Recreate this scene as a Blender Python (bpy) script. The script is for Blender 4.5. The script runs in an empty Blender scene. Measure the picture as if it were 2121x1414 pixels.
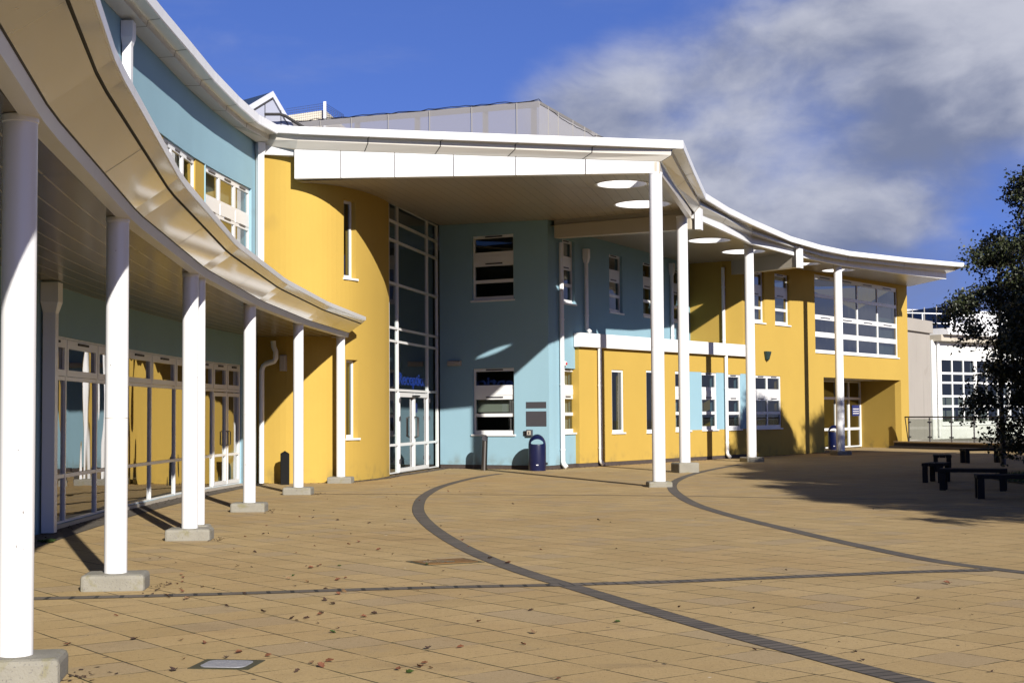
import bpy, bmesh, math, random
from mathutils import Vector, Matrix
from mathutils.geometry import tessellate_polygon
random.seed(7)
R = math.radians
scene = bpy.context.scene
C = scene.collection

# ------------------------------------------------------------------ survey of the photograph
# pixel (2121x1414) -> direction; real ground / wall points are taken from it
F, CX, CY, EYE = 3050.0, 1060.5, 707.0, 1.6
PITCH, ROLL = math.atan(150.5 / F), 0.0068
def ray(px, py):
    u, v = px - CX, -(py - CY)
    c, s = math.cos(ROLL), math.sin(ROLL)
    u, v = u * c + v * s, -u * s + v * c
    x, y, z = u / F, 1.0, v / F
    c, s = math.cos(PITCH), math.sin(PITCH)
    return Vector((x, y * c - z * s, y * s + z * c))
def G(px, py, z=0.0):
    r = ray(px, py); t = (z - EYE) / r.z
    return Vector((0, 0, EYE)) + r * t
def D(px, py, y):
    r = ray(px, py); return Vector((0, 0, EYE)) + r * (y / r.y)

# ------------------------------------------------------------------ mesh helper
class MB:
    def __init__(s): s.v, s.f, s.uv = [], [], {}
    def poly(s, pts, uvs=None):
        i = len(s.v); s.v += [tuple(p) for p in pts]; s.f.append(tuple(range(i, i + len(pts))))
        if uvs: s.uv[len(s.f) - 1] = uvs
    def hexa(s, p):            # 8 points: bottom 0-3 ccw, top 4-7
        i = len(s.v); s.v += [tuple(q) for q in p]
        for f in ((3, 2, 1, 0), (4, 5, 6, 7), (0, 1, 5, 4), (1, 2, 6, 5), (2, 3, 7, 6), (3, 0, 4, 7)):
            s.f.append(tuple(i + k for k in f))
    def box(s, fr, u0, u1, n0, n1, z0, z1):
        o, t, n = fr
        def P(u, w, z): return (o[0] + t[0] * u + n[0] * w, o[1] + t[1] * u + n[1] * w, z)
        s.hexa([P(u0, n1, z0), P(u1, n1, z0), P(u1, n0, z0), P(u0, n0, z0),
                P(u0, n1, z1), P(u1, n1, z1), P(u1, n0, z1), P(u0, n0, z1)])
    def bar(s, a, b, w, h):    # straight bar with rectangular section
        a, b = Vector(a), Vector(b); d = (b - a).normalized()
        up = Vector((0, 0, 1)) if abs(d.z) < .95 else Vector((0, 1, 0))
        x = d.cross(up).normalized() * w / 2; y = x.cross(d).normalized() * h / 2
        s.hexa([a - x - y, a + x - y, b + x - y, b - x - y, a - x + y, a + x + y, b + x + y, b - x + y])
    def tube(s, pts, r, seg=8, caps=True):
        pts = [Vector(p) for p in pts]; rings = []
        rr = r if isinstance(r, (list, tuple)) else [r] * len(pts)
        ref = Vector((0.31, 0.73, 0.61)).normalized()
        for k, p in enumerate(pts):
            d = (pts[min(k + 1, len(pts) - 1)] - pts[max(k - 1, 0)]).normalized()
            x = d.cross(ref)
            if x.length < 1e-3: x = d.cross(Vector((1, 0, 0)))
            x.normalize(); y = d.cross(x)
            i = len(s.v)
            for a in range(seg):
                q = p + (x * math.cos(2 * math.pi * a / seg) + y * math.sin(2 * math.pi * a / seg)) * rr[k]
                s.v.append(tuple(q))
            rings.append(i)
        for k in range(len(pts) - 1):
            for a in range(seg):
                b = (a + 1) % seg
                s.f.append((rings[k] + a, rings[k + 1] + a, rings[k + 1] + b, rings[k] + b))
        if caps:
            s.f.append(tuple(rings[0] + a for a in range(seg))); s.f.append(tuple(rings[-1] + a for a in reversed(range(seg))))
    def lathe(s, c, prof, seg=32):
        rings = []
        for r, z in prof:
            i = len(s.v)
            for a in range(seg):
                s.v.append((c[0] + r * math.cos(2 * math.pi * a / seg), c[1] + r * math.sin(2 * math.pi * a / seg), c[2] + z))
            rings.append(i)
        for k in range(len(prof) - 1):
            for a in range(seg):
                b = (a + 1) % seg
                s.f.append((rings[k] + a, rings[k] + b, rings[k + 1] + b, rings[k + 1] + a))
        s.f.append(tuple(rings[0] + a for a in reversed(range(seg)))); s.f.append(tuple(rings[-1] + a for a in range(seg)))
    def build(s, name, mat, parent=None, smooth=False, bevel=0, origin=None, angle=40, weld=False):
        me = bpy.data.meshes.new(name)
        if parent is not None:
            org = parent['_o']
        else:
            if origin is None:
                xs = [p[0] for p in s.v]; ys = [p[1] for p in s.v]; zs = [p[2] for p in s.v]
                origin = ((min(xs) + max(xs)) / 2, (min(ys) + max(ys)) / 2, min(zs))
            org = origin
        ox, oy, oz = org
        me.from_pydata([(a - ox, b - oy, c - oz) for a, b, c in s.v], [], s.f)
        if s.uv:
            l = me.uv_layers.new(name='UVMap')
            for p in me.polygons:
                if p.index in s.uv:
                    for k, li in enumerate(p.loop_indices): l.data[li].uv = s.uv[p.index][k]
        me.materials.append(mat)
        if weld or bevel:
            bm = bmesh.new(); bm.from_mesh(me)
            bmesh.ops.remove_doubles(bm, verts=bm.verts, dist=1e-4)
            if bevel:
                es = [e for e in bm.edges if len(e.link_faces) == 2 and e.calc_face_angle(0) > .6]
                bmesh.ops.bevel(bm, geom=es, offset=bevel, segments=2, affect='EDGES', profile=.5, clamp_overlap=True)
            bm.to_mesh(me); bm.free()
        if smooth:
            for p in me.polygons: p.use_smooth = True
            try: me.set_sharp_from_angle(angle=R(angle))
            except Exception: pass
        o = bpy.data.objects.new(name, me); C.objects.link(o)
        o['_o'] = tuple(org)
        if parent is not None: o.parent = parent          # children share their thing's origin
        else: o.location = org
        return o

def thing(name, label, cat, loc=(0, 0, 0), group=None):
    o = bpy.data.objects.new(name, None); C.objects.link(o); o.location = loc; o['_o'] = tuple(loc)
    o.empty_display_size = .2
    o['label'] = label; o['category'] = cat
    if group: o['group'] = group
    return o
def tag(o, label, cat, group=None):
    o['label'] = label; o['category'] = cat
    if group: o['group'] = group
    return o
def structure(o, kind='structure'):
    o['kind'] = kind; return o
def dup(root, loc, rotz=0, scale=1, label=None):
    r = root.copy(); C.objects.link(r); r.location = loc; r.rotation_euler = (0, 0, rotz); r.scale = (scale,) * 3
    if label: r['label'] = label
    for ch in list(root.children):
        c = ch.copy(); C.objects.link(c); c.parent = r
        for g in list(ch.children):
            d = g.copy(); C.objects.link(d); d.parent = c
    return r

# ------------------------------------------------------------------ materials
def newmat(name):
    m = bpy.data.materials.new(name); m.use_nodes = True
    nt = m.node_tree; return m, nt, nt.nodes['Principled BSDF']
def N(nt, t, **kw):
    n = nt.nodes.new(t)
    for k, v in kw.items(): setattr(n, k, v)
    return n
def L(nt, a, b): nt.links.new(a, b)
def math_(nt, op, a, b=None, c=None, clamp=False):
    n = N(nt, 'ShaderNodeMath', operation=op); n.use_clamp = clamp
    for i, x in enumerate((a, b, c)):
        if x is None: continue
        if isinstance(x, (int, float)): n.inputs[i].default_value = x
        else: L(nt, x, n.inputs[i])
    return n.outputs[0]
def mixc(nt, f, a, b, mode='MIX'):
    n = N(nt, 'ShaderNodeMixRGB', blend_type=mode)
    for i, x in enumerate((f, a, b)):
        if isinstance(x, (int, float)): n.inputs[i].default_value = x
        elif isinstance(x, (tuple, list)): n.inputs[i].default_value = tuple(x)[:3] + (1,)
        else: L(nt, x, n.inputs[i])
    return n.outputs[0]
def noise(nt, vec, scale, detail=4, rough=.55):
    n = N(nt, 'ShaderNodeTexNoise'); n.inputs['Scale'].default_value = scale
    n.inputs['Detail'].default_value = detail; n.inputs['Roughness'].default_value = rough
    if vec is not None: L(nt, vec, n.inputs['Vector'])
    return n.outputs['Fac']
def ramp(nt, f, a, b):
    n = N(nt, 'ShaderNodeMapRange'); n.interpolation_type = 'SMOOTHSTEP'
    L(nt, f, n.inputs[0]); n.inputs[1].default_value = a; n.inputs[2].default_value = b
    return n.outputs[0]
def pos(nt): return N(nt, 'ShaderNodeNewGeometry').outputs['Position']
def scl(nt, v, s):
    n = N(nt, 'ShaderNodeVectorMath', operation='MULTIPLY'); L(nt, v, n.inputs[0]); n.inputs[1].default_value = s
    return n.outputs[0]
def bump(nt, bs, h, strength, dist=.01):
    n = N(nt, 'ShaderNodeBump'); n.inputs['Strength'].default_value = strength; n.inputs['Distance'].default_value = dist
    L(nt, h, n.inputs['Height']); L(nt, n.outputs[0], bs.inputs['Normal'])

def paint(name, col, rough=.5, var=.06, vs=1.5, spec=.5, metal=0, bumps=None, specks=0, streak=0):
    m, nt, b = newmat(name)
    p = pos(nt)
    dark = tuple(c * (1 - 2 * var) for c in col); lite = tuple(min(1, c * (1 + var)) for c in col)
    c = mixc(nt, noise(nt, p, vs, 5), dark, lite)
    if streak:
        st = ramp(nt, noise(nt, scl(nt, p, (6, 6, .35)), 1.0, 4), .52, .78)
        c = mixc(nt, math_(nt, 'MULTIPLY', st, streak), c, tuple(x * .55 for x in col))
    if specks:
        sp = ramp(nt, noise(nt, p, 21, 1), .775, .80)
        c = mixc(nt, math_(nt, 'MULTIPLY', sp, specks), c, (.12, .11, .1))
    L(nt, c, b.inputs['Base Color'])
    b.inputs['Roughness'].default_value = rough; b.inputs['Metallic'].default_value = metal
    b.inputs['Specular IOR Level'].default_value = spec
    if bumps: bump(nt, b, noise(nt, p, bumps[0], 3), bumps[1], bumps[2] if len(bumps) > 2 else .01)
    return m

def render_mat(name, col, stain=.25):
    m, nt, b = newmat(name); p = pos(nt)
    c = mixc(nt, noise(nt, p, .6, 6), tuple(x * .90 for x in col), tuple(x * 1.06 for x in col))
    c = mixc(nt, math_(nt, 'MULTIPLY', noise(nt, p, 24, 3), .14), c, tuple(x * .7 for x in col))
    st = ramp(nt, noise(nt, scl(nt, p, (3.2, 3.2, .22)), 1.0, 5), .55, .85)
    c = mixc(nt, math_(nt, 'MULTIPLY', st, stain), c, tuple(x * .62 for x in col))
    z = N(nt, 'ShaderNodeSeparateXYZ'); L(nt, p, z.inputs[0])
    low = math_(nt, 'MULTIPLY', ramp(nt, z.outputs[2], .55, .05), ramp(nt, noise(nt, p, 2.2, 5), .45, .7))
    c = mixc(nt, math_(nt, 'MULTIPLY', low, .55), c, (.12, .1, .05))      # splash dirt above the plinth
    spot = ramp(nt, noise(nt, p, .9, 2), .70, .78)
    c = mixc(nt, math_(nt, 'MULTIPLY', spot, .12), c, (.1, .08, .05))
    L(nt, c, b.inputs['Base Color']); b.inputs['Roughness'].default_value = .92; b.inputs['Specular IOR Level'].default_value = .2
    bump(nt, b, noise(nt, p, 90, 3), .35, .006)
    return m

def board_mat(name, col, ang, pitch, off=0.0, rough=.28):
    m, nt, b = newmat(name); p = pos(nt)
    s = N(nt, 'ShaderNodeSeparateXYZ'); L(nt, p, s.inputs[0])
    w = math_(nt, 'ADD', math_(nt, 'MULTIPLY', s.outputs[0], math.cos(ang) / pitch), math_(nt, 'MULTIPLY', s.outputs[1], math.sin(ang) / pitch))
    fr = math_(nt, 'FRACT', math_(nt, 'ADD', w, 100 + off))
    g = math_(nt, 'LESS_THAN', fr, .055)
    c = mixc(nt, noise(nt, p, 1.0, 4), tuple(x * .93 for x in col), col)
    c = mixc(nt, g, c, tuple(x * .45 for x in col))
    L(nt, c, b.inputs['Base Color']); b.inputs['Roughness'].default_value = rough
    bump(nt, b, math_(nt, 'SUBTRACT', 1.0, g), .5, .008)
    return m

YEL = (.392, .262, .056); BLU = (.222, .356, .425)
M = {}
M['yellow'] = render_mat('yellow_render', YEL, .09)
M['blue'] = render_mat('blue_render', BLU, .12)
M['grey_render'] = render_mat('grey_render', (.30, .275, .245), .5)
M['white_render'] = render_mat('white_render', (.62, .62, .60), .15)
M['white'] = paint('white_paint', (.64, .64, .64), .35, .03, .8, streak=.10)
M['column'] = paint('column_paint', (.65, .65, .655), .32, .02, .7, specks=.8)
M['upvc'] = paint('white_frame', (.64, .64, .635), .30, .02, 1.0)
M['fascia'] = paint('white_fascia', (.66, .66, .66), .38, .03, .6, streak=.30)
def panel_mat():
    m, nt, b = newmat('silver_cream_panel'); p = pos(nt)
    c = mixc(nt, noise(nt, p, 1.4, 5), (.275, .29, .315), (.325, .34, .365))
    c = mixc(nt, math_(nt, 'MULTIPLY', ramp(nt, noise(nt, scl(nt, p, (5, 5, .6)), 1.0, 4), .58, .8), .25), c, (.16, .15, .13))
    L(nt, c, b.inputs['Base Color']); b.inputs['Metallic'].default_value = .35; b.inputs['Roughness'].default_value = .22
    b.inputs['Coat Weight'].default_value = .7; b.inputs['Coat Roughness'].default_value = .05
    bump(nt, b, noise(nt, p, 1.1, 1), .12, .02); return m
M['panel'] = panel_mat()
M['joint'] = paint('panel_joint', (.07, .065, .06), .6)
M['eave'] = paint('eave_cream', (.54, .51, .45), .2, .03, .7, spec=.7)
M['gap'] = paint('dark_gap', (.015, .013, .012), .7)
M['soffit'] = board_mat('soffit_boards', (.34, .29, .22), R(-4), .30)
M['soffit2'] = board_mat('soffit_boards_entrance', (.31, .265, .20), R(-10.5), .27, rough=.30)
M['soffit3'] = board_mat('soffit_boards_wing', (.29, .25, .19), R(-30), .27, rough=.30)
M['beam'] = paint('cream_beam', (.40, .36, .29), .35, .03)
M['brick'] = paint('plinth_brick', (.055, .040, .034), .85, .25, 9, bumps=(40, .6))
M['roof'] = paint('grey_roofing', (.25, .25, .26), .7)
M['black'] = paint('black_paint', (.012, .012, .013), .45)
M['darkgrey'] = paint('dark_grey_plate', (.045, .043, .05), .4, .04, 6)
M['steel'] = paint('brushed_steel', (.15, .14, .13), .32, .05, 4, metal=1)
M['navy'] = paint('navy_plastic', (.003, .006, .036), .32, .06, 5)
M['interior'] = paint('interior_paint', (.30, .30, .26), .8)
M['ifloor'] = paint('interior_floor', (.10, .09, .075), .6)
M['blind'] = paint('cream_blind', (.62, .60, .50), .8)
M['pale_green'] = paint('pale_green_panel', (.34, .42, .28), .7)
M['bluesign'] = paint('blue_sign', (.03, .09, .80), .5)
M['bluesign2'] = paint('blue_window_sign', (.010, .022, .12), .5)
M['label'] = paint('white_label', (.8, .8, .8), .6)
M['red'] = paint('red_plastic', (.5, .02, .02), .4)
M['lightbox'] = paint('dull_plastic', (.40, .36, .30), .5)
M['wood'] = paint('dark_wood', (.008, .007, .006), .9, .3, 6, bumps=(30, .4))

def concrete():
    m, nt, b = newmat('concrete'); p = pos(nt)
    c = mixc(nt, noise(nt, p, 3.0, 8, .65), (.135, .125, .10), (.25, .235, .195))
    c = mixc(nt, ramp(nt, noise(nt, p, 7, 5), .55, .72), c, (.16, .145, .085))   # lichen
    c = mixc(nt, ramp(nt, noise(nt, p, 60, 2), .63, .70), c, (.12, .11, .10))
    L(nt, c, b.inputs['Base Color']); b.inputs['Roughness'].default_value = .92
    bump(nt, b, noise(nt, p, 55, 4), .6, .01); return m
M['concrete'] = concrete()

def glass(name, tint, lo=.06, rough=0.0, wav=.004, refl=1.0):
    m, nt, b = newmat(name)
    nt.nodes.remove(b)
    out = nt.nodes['Material Output']
    tr = N(nt, 'ShaderNodeBsdfTransparent'); tr.inputs[0].default_value = tint + (1,)
    gl = N(nt, 'ShaderNodeBsdfGlossy'); gl.inputs['Roughness'].default_value = rough
    gl.inputs[0].default_value = (refl, refl, refl, 1)
    fr = N(nt, 'ShaderNodeLayerWeight'); fr.inputs[0].default_value = .5
    p = pos(nt)
    bn = N(nt, 'ShaderNodeBump'); bn.inputs['Strength'].default_value = .6; bn.inputs['Distance'].default_value = wav
    L(nt, noise(nt, scl(nt, p, (1.6, 1.6, .55)), 1.0, 1), bn.inputs['Height'])
    L(nt, bn.outputs[0], gl.inputs['Normal']); L(nt, bn.outputs[0], fr.inputs['Normal'])
    mx = N(nt, 'ShaderNodeMixShader')
    L(nt, math_(nt, 'ADD', math_(nt, 'MULTIPLY', math_(nt, 'POWER', fr.outputs['Facing'], 4.0), 1 - lo), lo, clamp=True), mx.inputs[0]); L(nt, tr.outputs[0], mx.inputs[1]); L(nt, gl.outputs[0], mx.inputs[2])
    L(nt, mx.outputs[0], out.inputs[0]); return m
M['glass'] = glass('window_glass', (.42, .47, .46), .10)
M['glass_far'] = glass('sky_glass', (.22, .27, .28), .26)
M['glass_entry'] = glass('entry_glass', (.50, .60, .57), .08, wav=.006)
M['glass_screen'] = glass('screen_glass', (.45, .52, .48), .22, wav=.010)
M['glass_clear'] = glass('balustrade_glass', (.78, .80, .76), .02)

def paving():
    m, nt, b = newmat('tan_pavers'); p = pos(nt)
    s = N(nt, 'ShaderNodeSeparateXYZ'); L(nt, p, s.inputs[0]); X, Y = s.outputs[0], s.outputs[1]
    a = R(-53.3); S = .45; q = G(1766, 1317.8)
    u0 = q.x * math.cos(a) + q.y * math.sin(a); v0 = -q.x * math.sin(a) + q.y * math.cos(a)
    # slightly wavy joints
    wob = math_(nt, 'MULTIPLY', math_(nt, 'SUBTRACT', noise(nt, p, 1.3, 2), .5), .035)
    U = math_(nt, 'ADD', math_(nt, 'ADD', math_(nt, 'MULTIPLY', X, math.cos(a) / S), math_(nt, 'MULTIPLY', Y, math.sin(a) / S)), 900 - u0 / S)
    V_ = math_(nt, 'ADD', math_(nt, 'ADD', math_(nt, 'MULTIPLY', X, -math.sin(a) / S), math_(nt, 'MULTIPLY', Y, math.cos(a) / S)), 900 - v0 / S)
    V_ = math_(nt, 'ADD', V_, wob)
    row = math_(nt, 'FLOOR', V_)
    wn = N(nt, 'ShaderNodeTexWhiteNoise', noise_dimensions='1D'); L(nt, row, wn.inputs['W'])
    U = math_(nt, 'ADD', U, math_(nt, 'MULTIPLY', wn.outputs[0], .16))
    U = math_(nt, 'ADD', U, wob)
    col = math_(nt, 'FLOOR', U)
    fu, fv = math_(nt, 'FRACT', U), math_(nt, 'FRACT', V_)
    du = math_(nt, 'SUBTRACT', .5, math_(nt, 'ABSOLUTE', math_(nt, 'SUBTRACT', fu, .5)))
    dv = math_(nt, 'SUBTRACT', .5, math_(nt, 'ABSOLUTE', math_(nt, 'SUBTRACT', fv, .5)))
    n1 = noise(nt, p, 2.6, 4); n2 = noise(nt, p, 14, 3)
    wu = math_(nt, 'MULTIPLY', ramp(nt, math_(nt, 'ADD', n1, math_(nt, 'MULTIPLY', n2, .6)), .58, .98), .017)
    wv = math_(nt, 'MULTIPLY', ramp(nt, math_(nt, 'ADD', n1, math_(nt, 'MULTIPLY', n2, .6)), .48, .92), .018)
    ju = math_(nt, 'LESS_THAN', du, wu); jv = math_(nt, 'LESS_THAN', dv, wv)
    j = math_(nt, 'MAXIMUM', ju, jv)
    cmb = N(nt, 'ShaderNodeCombineXYZ'); L(nt, col, cmb.inputs[0]); L(nt, row, cmb.inputs[1])
    wn2 = N(nt, 'ShaderNodeTexWhiteNoise', noise_dimensions='3D'); L(nt, cmb.outputs[0], wn2.inputs['Vector'])
    t = wn2.outputs[0]
    base = mixc(nt, t, (.405, .292, .134), (.490, .355, .172))
    grey = math_(nt, 'GREATER_THAN', t, .84)
    base = mixc(nt, math_(nt, 'MULTIPLY', grey, .6), base, (.33, .26, .165))
    base = mixc(nt, ramp(nt, noise(nt, p, .35, 5), .35, .75), base, mixc(nt, 1.0, base, (.90, .85, .80), 'MULTIPLY'))
    base = mixc(nt, math_(nt, 'MULTIPLY', ramp(nt, noise(nt, p, 6, 6, .7), .5, .75), .35), base, (.28, .185, .08))
    base = mixc(nt, math_(nt, 'MULTIPLY', noise(nt, p, 120, 2), .45), base, (.20, .14, .065))
    base = mixc(nt, ramp(nt, noise(nt, p, 45, 2), .64, .72), base, (.15, .105, .05))
    base = mixc(nt, math_(nt, 'MULTIPLY', ramp(nt, noise(nt, p, 1.1, 6, .7), .55, .80), .45), base, (.215, .15, .075))
    base = mixc(nt, math_(nt, 'MULTIPLY', ramp(nt, noise(nt, p, 34, 6, .75), .40, .68), .34), base, (.205, .145, .068))
    base = mixc(nt, math_(nt, 'MULTIPLY', ramp(nt, noise(nt, p, 2.4, 7, .72), .54, .66), .30), base, (.24, .185, .115))
    base = mixc(nt, ramp(nt, noise(nt, p, 9, 1), .77, .79), base, (.10, .075, .05))
    base = mixc(nt, ramp(nt, noise(nt, scl(nt, p, (1, 1.3, 1)), 7.3, 1), .815, .83), base, (.55, .50, .42))
    st = ramp(nt, noise(nt, scl(nt, p, (1.0, 3.0, 1)), .55, 5), .58, .74)
    base = mixc(nt, math_(nt, 'MULTIPLY', st, .34), base, (.16, .115, .065))
    jc = mixc(nt, ramp(nt, noise(nt, p, 3, 3), .4, .65), (.058, .043, .022), (.040, .042, .014))
    c = mixc(nt, j, base, jc)
    L(nt, c, b.inputs['Base Color']); b.inputs['Roughness'].default_value = .88; b.inputs['Specular IOR Level'].default_value = .25
    h = math_(nt, 'ADD', math_(nt, 'MULTIPLY', math_(nt, 'SUBTRACT', 1.0, j), .8), math_(nt, 'MULTIPLY', noise(nt, p, 70, 3), .35))
    bump(nt, b, h, .55, .012)
    return m
M['paving'] = paving()

def band_mat(name, pitch, col):
    m, nt, b = newmat(name); p = pos(nt)
    uv = N(nt, 'ShaderNodeUVMap'); s = N(nt, 'ShaderNodeSeparateXYZ'); L(nt, uv.outputs[0], s.inputs[0])
    U = math_(nt, 'ADD', math_(nt, 'DIVIDE', s.outputs[0], pitch), math_(nt, 'MULTIPLY', noise(nt, p, 4, 2), .12))
    fu = math_(nt, 'FRACT', U)
    j = math_(nt, 'LESS_THAN', fu, .09)
    j = math_(nt, 'MAXIMUM', j, math_(nt, 'LESS_THAN', math_(nt, 'ABSOLUTE', math_(nt, 'SUBTRACT', s.outputs[1], .5)), -.47 + .5))
    e = math_(nt, 'GREATER_THAN', math_(nt, 'ABSOLUTE', math_(nt, 'SUBTRACT', s.outputs[1], .5)), math_(nt, 'ADD', .445, math_(nt, 'MULTIPLY', noise(nt, p, 20, 2), .06)))
    wn = N(nt, 'ShaderNodeTexWhiteNoise', noise_dimensions='1D'); L(nt, math_(nt, 'FLOOR', U), wn.inputs['W'])
    c = mixc(nt, wn.outputs[0], tuple(x * .8 for x in col), tuple(x * 1.25 for x in col))
    c = mixc(nt, math_(nt, 'MULTIPLY', noise(nt, p, 30, 4), .6), c, tuple(x * .5 for x in col))
    c = mixc(nt, math_(nt, 'MULTIPLY', ramp(nt, noise(nt, p, 1.2, 4), .5, .7), .5), c, (.125, .105, .075))
    c = mixc(nt, math_(nt, 'MAXIMUM', math_(nt, 'LESS_THAN', fu, .17), e), c, (.014, .012, .008))
    L(nt, c, b.inputs['Base Color']); b.inputs['Roughness'].default_value = .85
    bump(nt, b, math_(nt, 'SUBTRACT', 1.0, math_(nt, 'LESS_THAN', fu, .11)), .6, .01)
    return m
M['slot'] = paint('drain_slot_iron', (.11, .08, .045), .8)
M['band'] = band_mat('dark_brick_band', .105, (.100, .083, .066))
M['band2'] = band_mat('dark_brick_course', .215, (.105, .085, .062))

def simple(name, f):
    m, nt, b = newmat(name); f(nt, b); return m
def leafmat(name, a, bcol):
    m, nt, b = newmat(name)
    info = N(nt, 'ShaderNodeObjectInfo')
    g = N(nt, 'ShaderNodeNewGeometry')
    c = mixc(nt, noise(nt, g.outputs['Position'], 2.2, 3), a, bcol)
    L(nt, c, b.inputs['Base Color']); b.inputs['Roughness'].default_value = .55
    b.inputs['Transmission Weight'].default_value = 0
    return m
M['leaf'] = leafmat('birch_leaf', (.012, .019, .006), (.036, .042, .012))
M['bark'] = paint('bark', (.10, .085, .07), .9, .4, 8, bumps=(30, .6))
M['grass'] = leafmat('grass_blade', (.020, .050, .010), (.045, .085, .018))
M['soil'] = paint('lawn_soil', (.020, .030, .010), .95, .3, 6)

# ------------------------------------------------------------------ walls
class Wall:
    """A vertical wall along a plan line; outward side is to the right of the travel direction."""
    def __init__(s, pts):
        s.p = [Vector((p[0], p[1])) for p in pts]; s.c = [0.0]
        for a, b in zip(s.p, s.p[1:]): s.c.append(s.c[-1] + (b - a).length)
        s.open = []; s.len = s.c[-1]
    def seg(s, x):
        for i in range(len(s.p) - 1):
            if x <= s.c[i + 1] or i == len(s.p) - 2: return i
    def at(s, x):
        i = s.seg(x); d = (s.p[i + 1] - s.p[i]).normalized()
        return s.p[i] + d * (x - s.c[i])
    def tan(s, x):
        i = s.seg(x); return (s.p[i + 1] - s.p[i]).normalized()
    def nor(s, x):
        t = s.tan(x); return Vector((t.y, -t.x))
    def frame(s, x0, x1):
        a, b = s.at(x0), s.at(x1); t = (b - a).normalized()
        return (tuple((a + b) / 2), tuple(t), (t.y, -t.x)), (b - a).length
    def hit(s, px, py):
        r = ray(px, py); best = None
        n = len(s.p) - 1
        for i in range(n):
            a, d = s.p[i], (s.p[i + 1] - s.p[i]); ln = d.length; d = d / ln
            den = r.x * -d.y + d.x * r.y
            if abs(den) < 1e-9: continue
            # a + d*k = r*t
            k = (r.y * a.x - r.x * a.y) / (r.x * d.y - r.y * d.x)
            t = (a.x + d.x * k) / r.x if abs(r.x) > abs(r.y) else (a.y + d.y * k) / r.y
            lo = -1e9 if i == 0 else -1e-6; hi = 1e9 if i == n - 1 else ln + 1e-6
            if t > 0 and lo <= k <= hi:
                inside = -1e-6 <= k <= ln + 1e-6
                if best is None or (inside, -t) > (best[3], -best[1]): best = (s.c[i] + k, t, EYE + r.z * t, inside)
        return best[0], best[2]
    def rect(s, px0, px1, pyt, pyb):
        pm = (px0 + px1) / 2
        s0, _ = s.hit(px0, (pyt + pyb) / 2); s1, _ = s.hit(px1, (pyt + pyb) / 2)
        _, zt = s.hit(pm, pyt); _, zb = s.hit(pm, pyb)
        return s0, s1, zb, zt
    def mesh(s, x0, x1, z0, z1, thick=.28, step=None, holes=None):
        m = MB()
        holes = s.open if holes is None else holes
        xs = {x0, x1}; zs = {z0, z1}
        for c in s.c:
            if x0 < c < x1: xs.add(c)
        for a, b, c, d in holes:
            for v in (a, b):
                if x0 < v < x1: xs.add(v)
            for v in (c, d):
                if z0 < v < z1: zs.add(v)
        xs = sorted(xs); zs = sorted(zs)
        xs = [x for i, x in enumerate(xs) if i == 0 or x - xs[i - 1] > 1e-4 or True]
        def solid(i, k):
            if i < 0 or k < 0 or i >= len(xs) - 1 or k >= len(zs) - 1: return False
            xm, zm = (xs[i] + xs[i + 1]) / 2, (zs[k] + zs[k + 1]) / 2
            return not any(a < xm < b and c < zm < d for a, b, c, d in holes)
        O = [s.at(x) for x in xs]
        nr = []
        for x in xs:
            n = s.nor(max(x - 1e-4, 0)) + s.nor(x + 1e-4); nr.append(n.normalized())
        I = [o - n * thick for o, n in zip(O, nr)]
        for i in range(len(xs) - 1):
            for k in range(len(zs) - 1):
                if not solid(i, k): continue
                a, b, za, zb = O[i], O[i + 1], zs[k], zs[k + 1]; c, d = I[i], I[i + 1]
                m.poly([(a.x, a.y, za), (b.x, b.y, za), (b.x, b.y, zb), (a.x, a.y, zb)])
                m.poly([(d.x, d.y, za), (c.x, c.y, za), (c.x, c.y, zb), (d.x, d.y, zb)])
                if not solid(i - 1, k): m.poly([(c.x, c.y, za), (a.x, a.y, za), (a.x, a.y, zb), (c.x, c.y, zb)])
                if not solid(i + 1, k): m.poly([(b.x, b.y, za), (d.x, d.y, za), (d.x, d.y, zb), (b.x, b.y, zb)])
                if not solid(i, k + 1): m.poly([(a.x, a.y, zb), (b.x, b.y, zb), (d.x, d.y, zb), (c.x, c.y, zb)])
                if not solid(i, k - 1): m.poly([(a.x, a.y, za), (c.x, c.y, za), (d.x, d.y, za), (b.x, b.y, za)])
        return m

def smoothline(pts, n=6):
    P = [Vector(p) for p in pts]; out = []
    for i in range(len(P) - 1):
        p0 = P[i - 1] if i else P[0] * 2 - P[1]; p1, p2 = P[i], P[i + 1]; p3 = P[i + 2] if i + 2 < len(P) else P[-1] * 2 - P[-2]
        for k in range(n):
            t = k / n
            out.append(.5 * ((2 * p1) + (p2 - p0) * t + (2 * p0 - 5 * p1 + 4 * p2 - p3) * t * t + (3 * p1 - p0 - 3 * p2 + p3) * t ** 3))
    out.append(P[-1]); return out

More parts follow.
